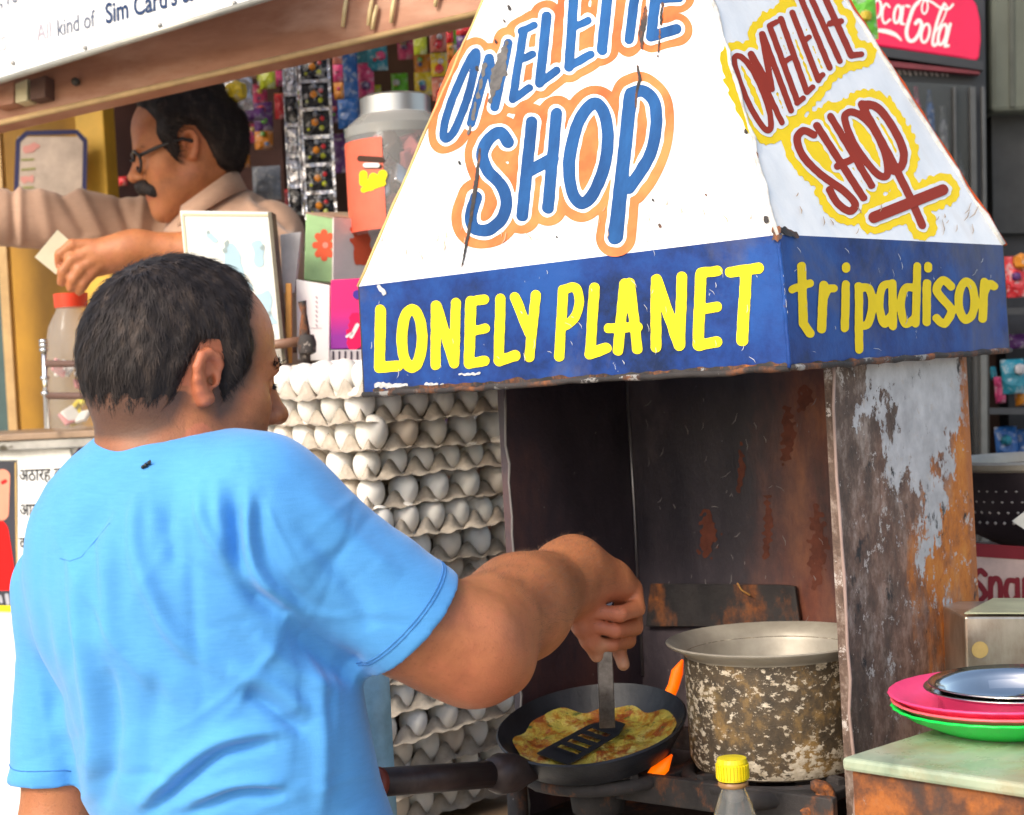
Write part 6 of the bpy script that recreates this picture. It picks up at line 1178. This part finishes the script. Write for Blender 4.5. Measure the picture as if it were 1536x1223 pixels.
hairmesh('hair', sk_hd, poly2, .017, hairm, ven, flow_v, 9000, .026, h=.0036, lift=.2, width=.0005, seed=4)
g = SDF(sk_hd.p(.1, 0, -.045) - Vector((.07, .07, .05)), sk_hd.p(.1, 0, -.045) + Vector((.07, .07, .05)), .002)
for m in (-1, 1): g.chain([sk_hd.p(.108, 0, -.044), sk_hd.p(.104, m * .018, -.047), sk_hd.p(.088, m * .034, -.06), sk_hd.p(.08, m * .038, -.072)], [.0105, .0125, .011, .005], .006)
V2, F2 = g.mesh(); obj('moustache', V2, F2, hairm, ven, True)
fr_ = plain('black_spectacle_frame', (.015, .013, .014), .3)
gs = []
for m in (-1, 1):
    ctr = sk_hd.p(.104, m * .032, .004); lp_ = [ctr + sk_hd.y * (.025 * math.cos(a)) + sk_hd.z * (.0195 * math.sin(a)) - sk_hd.x * (.006 * abs(math.cos(a)) ** 2 * (1 if math.cos(a) * m > 0 else 0)) for a in [i * math.tau / 24 for i in range(25)]]
    gs.append(tubeg(lp_, .0032, 6)); gs.append(tubeg([sk_hd.p(.098, m * .056, .012), sk_hd.p(.06, m * .077, .018), sk_hd.p(.01, m * .085, .022), sk_hd.p(-.01, m * .084, .012)], .0036, 6))
gs.append(tubeg([sk_hd.p(.106, -.01, .008), sk_hd.p(.112, 0, .011), sk_hd.p(.106, .01, .008)], .0024, 6)); obj('spectacles', *join(*gs), fr_, ven, True)
SV, SF = [], []; hairs([sk_hd.p(.097, .012, .03), sk_hd.p(.094, .028, .033), sk_hd.p(.084, .046, .028)], 220, sk_hd.x * -.3 + sk_hd.y, .009, .0018, .0006); obj('eyebrow', SV, SF, hairm, ven)
eyew = MB('eye_dark', (.03, .02, .018), .15).m; obj('eye', *lathe(sk_hd.p(.0855, .031, .007), [(0, -.005), (.004, -.003), (.005, 0), (.004, .003), (0, .005)], 10), eyew, ven, True)
# shirt
g = SDF(P(-60, 620, 2.9) + Vector((-.12, -.12, -.6)), P(470, 260, 3.5) + Vector((.08, .12, .06)), .0046)
g.cone(P(345, 385, 3.16), P(350, 700, 3.2), .13, .15, .05, aniso=((.2, 1, 0), 1.15)); g.cone(P(342, 362, 3.15), P(402, 355, 3.03), .074, .06, .05); g.cone(P(402, 355, 3.03), P(405, 400, 2.93), .062, .06, .03); g.cone(P(405, 400, 2.93), P(372, 402, 2.895), .058, .052, .03)
g.cone(P(330, 360, 3.18), P(285, 350, 3.28), .075, .062, .05); g.cone(P(285, 350, 3.28), P(130, 335, 3.22), .062, .058, .03); g.cone(P(130, 335, 3.22), P(-60, 322, 3.15), .058, .055, .02)
g.cone(sk_hd.p(-.01, 0, -.09), sk_hd.p(0, 0, -.0), .058, .07, .01, 'sub'); g.cone(P(340, 395, 2.86), P(380, 402, 2.9), .043, .041, .004, 'sub')
V, Fc = g.mesh(); V = smoothm(V, Fc, 3, .5); N = normals(V, Fc)
U, Wz = V[:, 0] / V[:, 1] * 3.1, CAMZ + (V[:, 2] - CAMZ) / V[:, 1] * 3.1; disp = np.zeros(len(V))
for pts, amp, w in [([(20, 270), (22, 360)], -.008, .008), ([(28, 270), (30, 362)], .007, .009), ([(95, 290), (125, 350)], -.008, .010), ([(120, 290), (150, 350)], .007, .011), ([(180, 300), (195, 350)], -.008, .009), ([(215, 300), (208, 355)], .008, .01), ([(235, 320), (225, 360)], -.006, .008), ([(385, 300), (430, 340)], -.007, .010), ([(375, 305), (410, 360)], .007, .01), ([(395, 312), (440, 365)], .005, .008), ([(340, 330), (360, 400)], -.006, .012), ([(60, 280), (75, 355)], .005, .012)]:
    q = [(P(x, y, 3.1).x, P(x, y, 3.1).z) for x, y in pts]
    for i in range(len(q) - 1):
        ax, az = q[i]; ex, ez = q[i + 1][0] - ax, q[i + 1][1] - az; t = np.clip(((U - ax) * ex + (Wz - az) * ez) / (ex * ex + ez * ez), 0, 1); disp += amp * np.exp(-(np.hypot(U - ax - t * ex, Wz - az - t * ez) / w) ** 2)
V = V + N * disp[:, None]; beige = cloth('beige_shirt_cotton', (.47, .29, .2), 500); vsh = obj('shirt', V, Fc, beige, ven, True)
cA = [sk_hd.p(.045, .06, -.125), sk_hd.p(.0, .075, -.105), sk_hd.p(-.045, .06, -.085), sk_hd.p(-.075, .0, -.075), sk_hd.p(-.045, -.06, -.085), sk_hd.p(.045, -.06, -.125)]
cq = catmull([np.array(p) for p in cA]); V2, F2 = [], []
for i, p in enumerate(cq):
    p = Vector(p); o_ = (p - sk_hd.p(-.01, 0, -.1)); o_.z = 0; o_.normalize(); V2 += [p + UP * .014, p + o_ * .008 + UP * .016, p + o_ * .024 - UP * .022]
for i in range(len(cq) - 1):
    for k in range(2): F2.append([3 * i + k, 3 * i + 3 + k, 3 * i + 4 + k, 3 * i + 1 + k])
co_ = obj('collar', V2, F2, beige, vsh, True); sm__ = co_.modifiers.new('thick', 'SOLIDIFY'); sm__.thickness = .003
g = SDF(P(350, 640, 3.2) + Vector((-.35, -.3, -1.6)), P(350, 640, 3.2) + Vector((.35, .35, .2)), .012); h0 = P(350, 700, 3.2)
for s in (-1, 1): g.cone(h0 + Vector((0, .09 * s, 0)), Vector((h0.x, h0.y + .1 * s, .13)), .1, .07, .04)
V2, F2 = g.mesh(); obj('trousers', V2, F2, cloth('grey_trousers', (.07, .065, .06), sheen=0), ven, True)
cp_ = [P(52, 386, 2.8), P(86, 345, 2.8), P(112, 368, 2.81), P(84, 412, 2.81)]
tag(slabo('paper_card', cp_, .0012, plain('cream_card', (.72, .64, .45), .6, var=.1)), 'small cream paper card held in the shopkeeper\'s fingers', 'card')
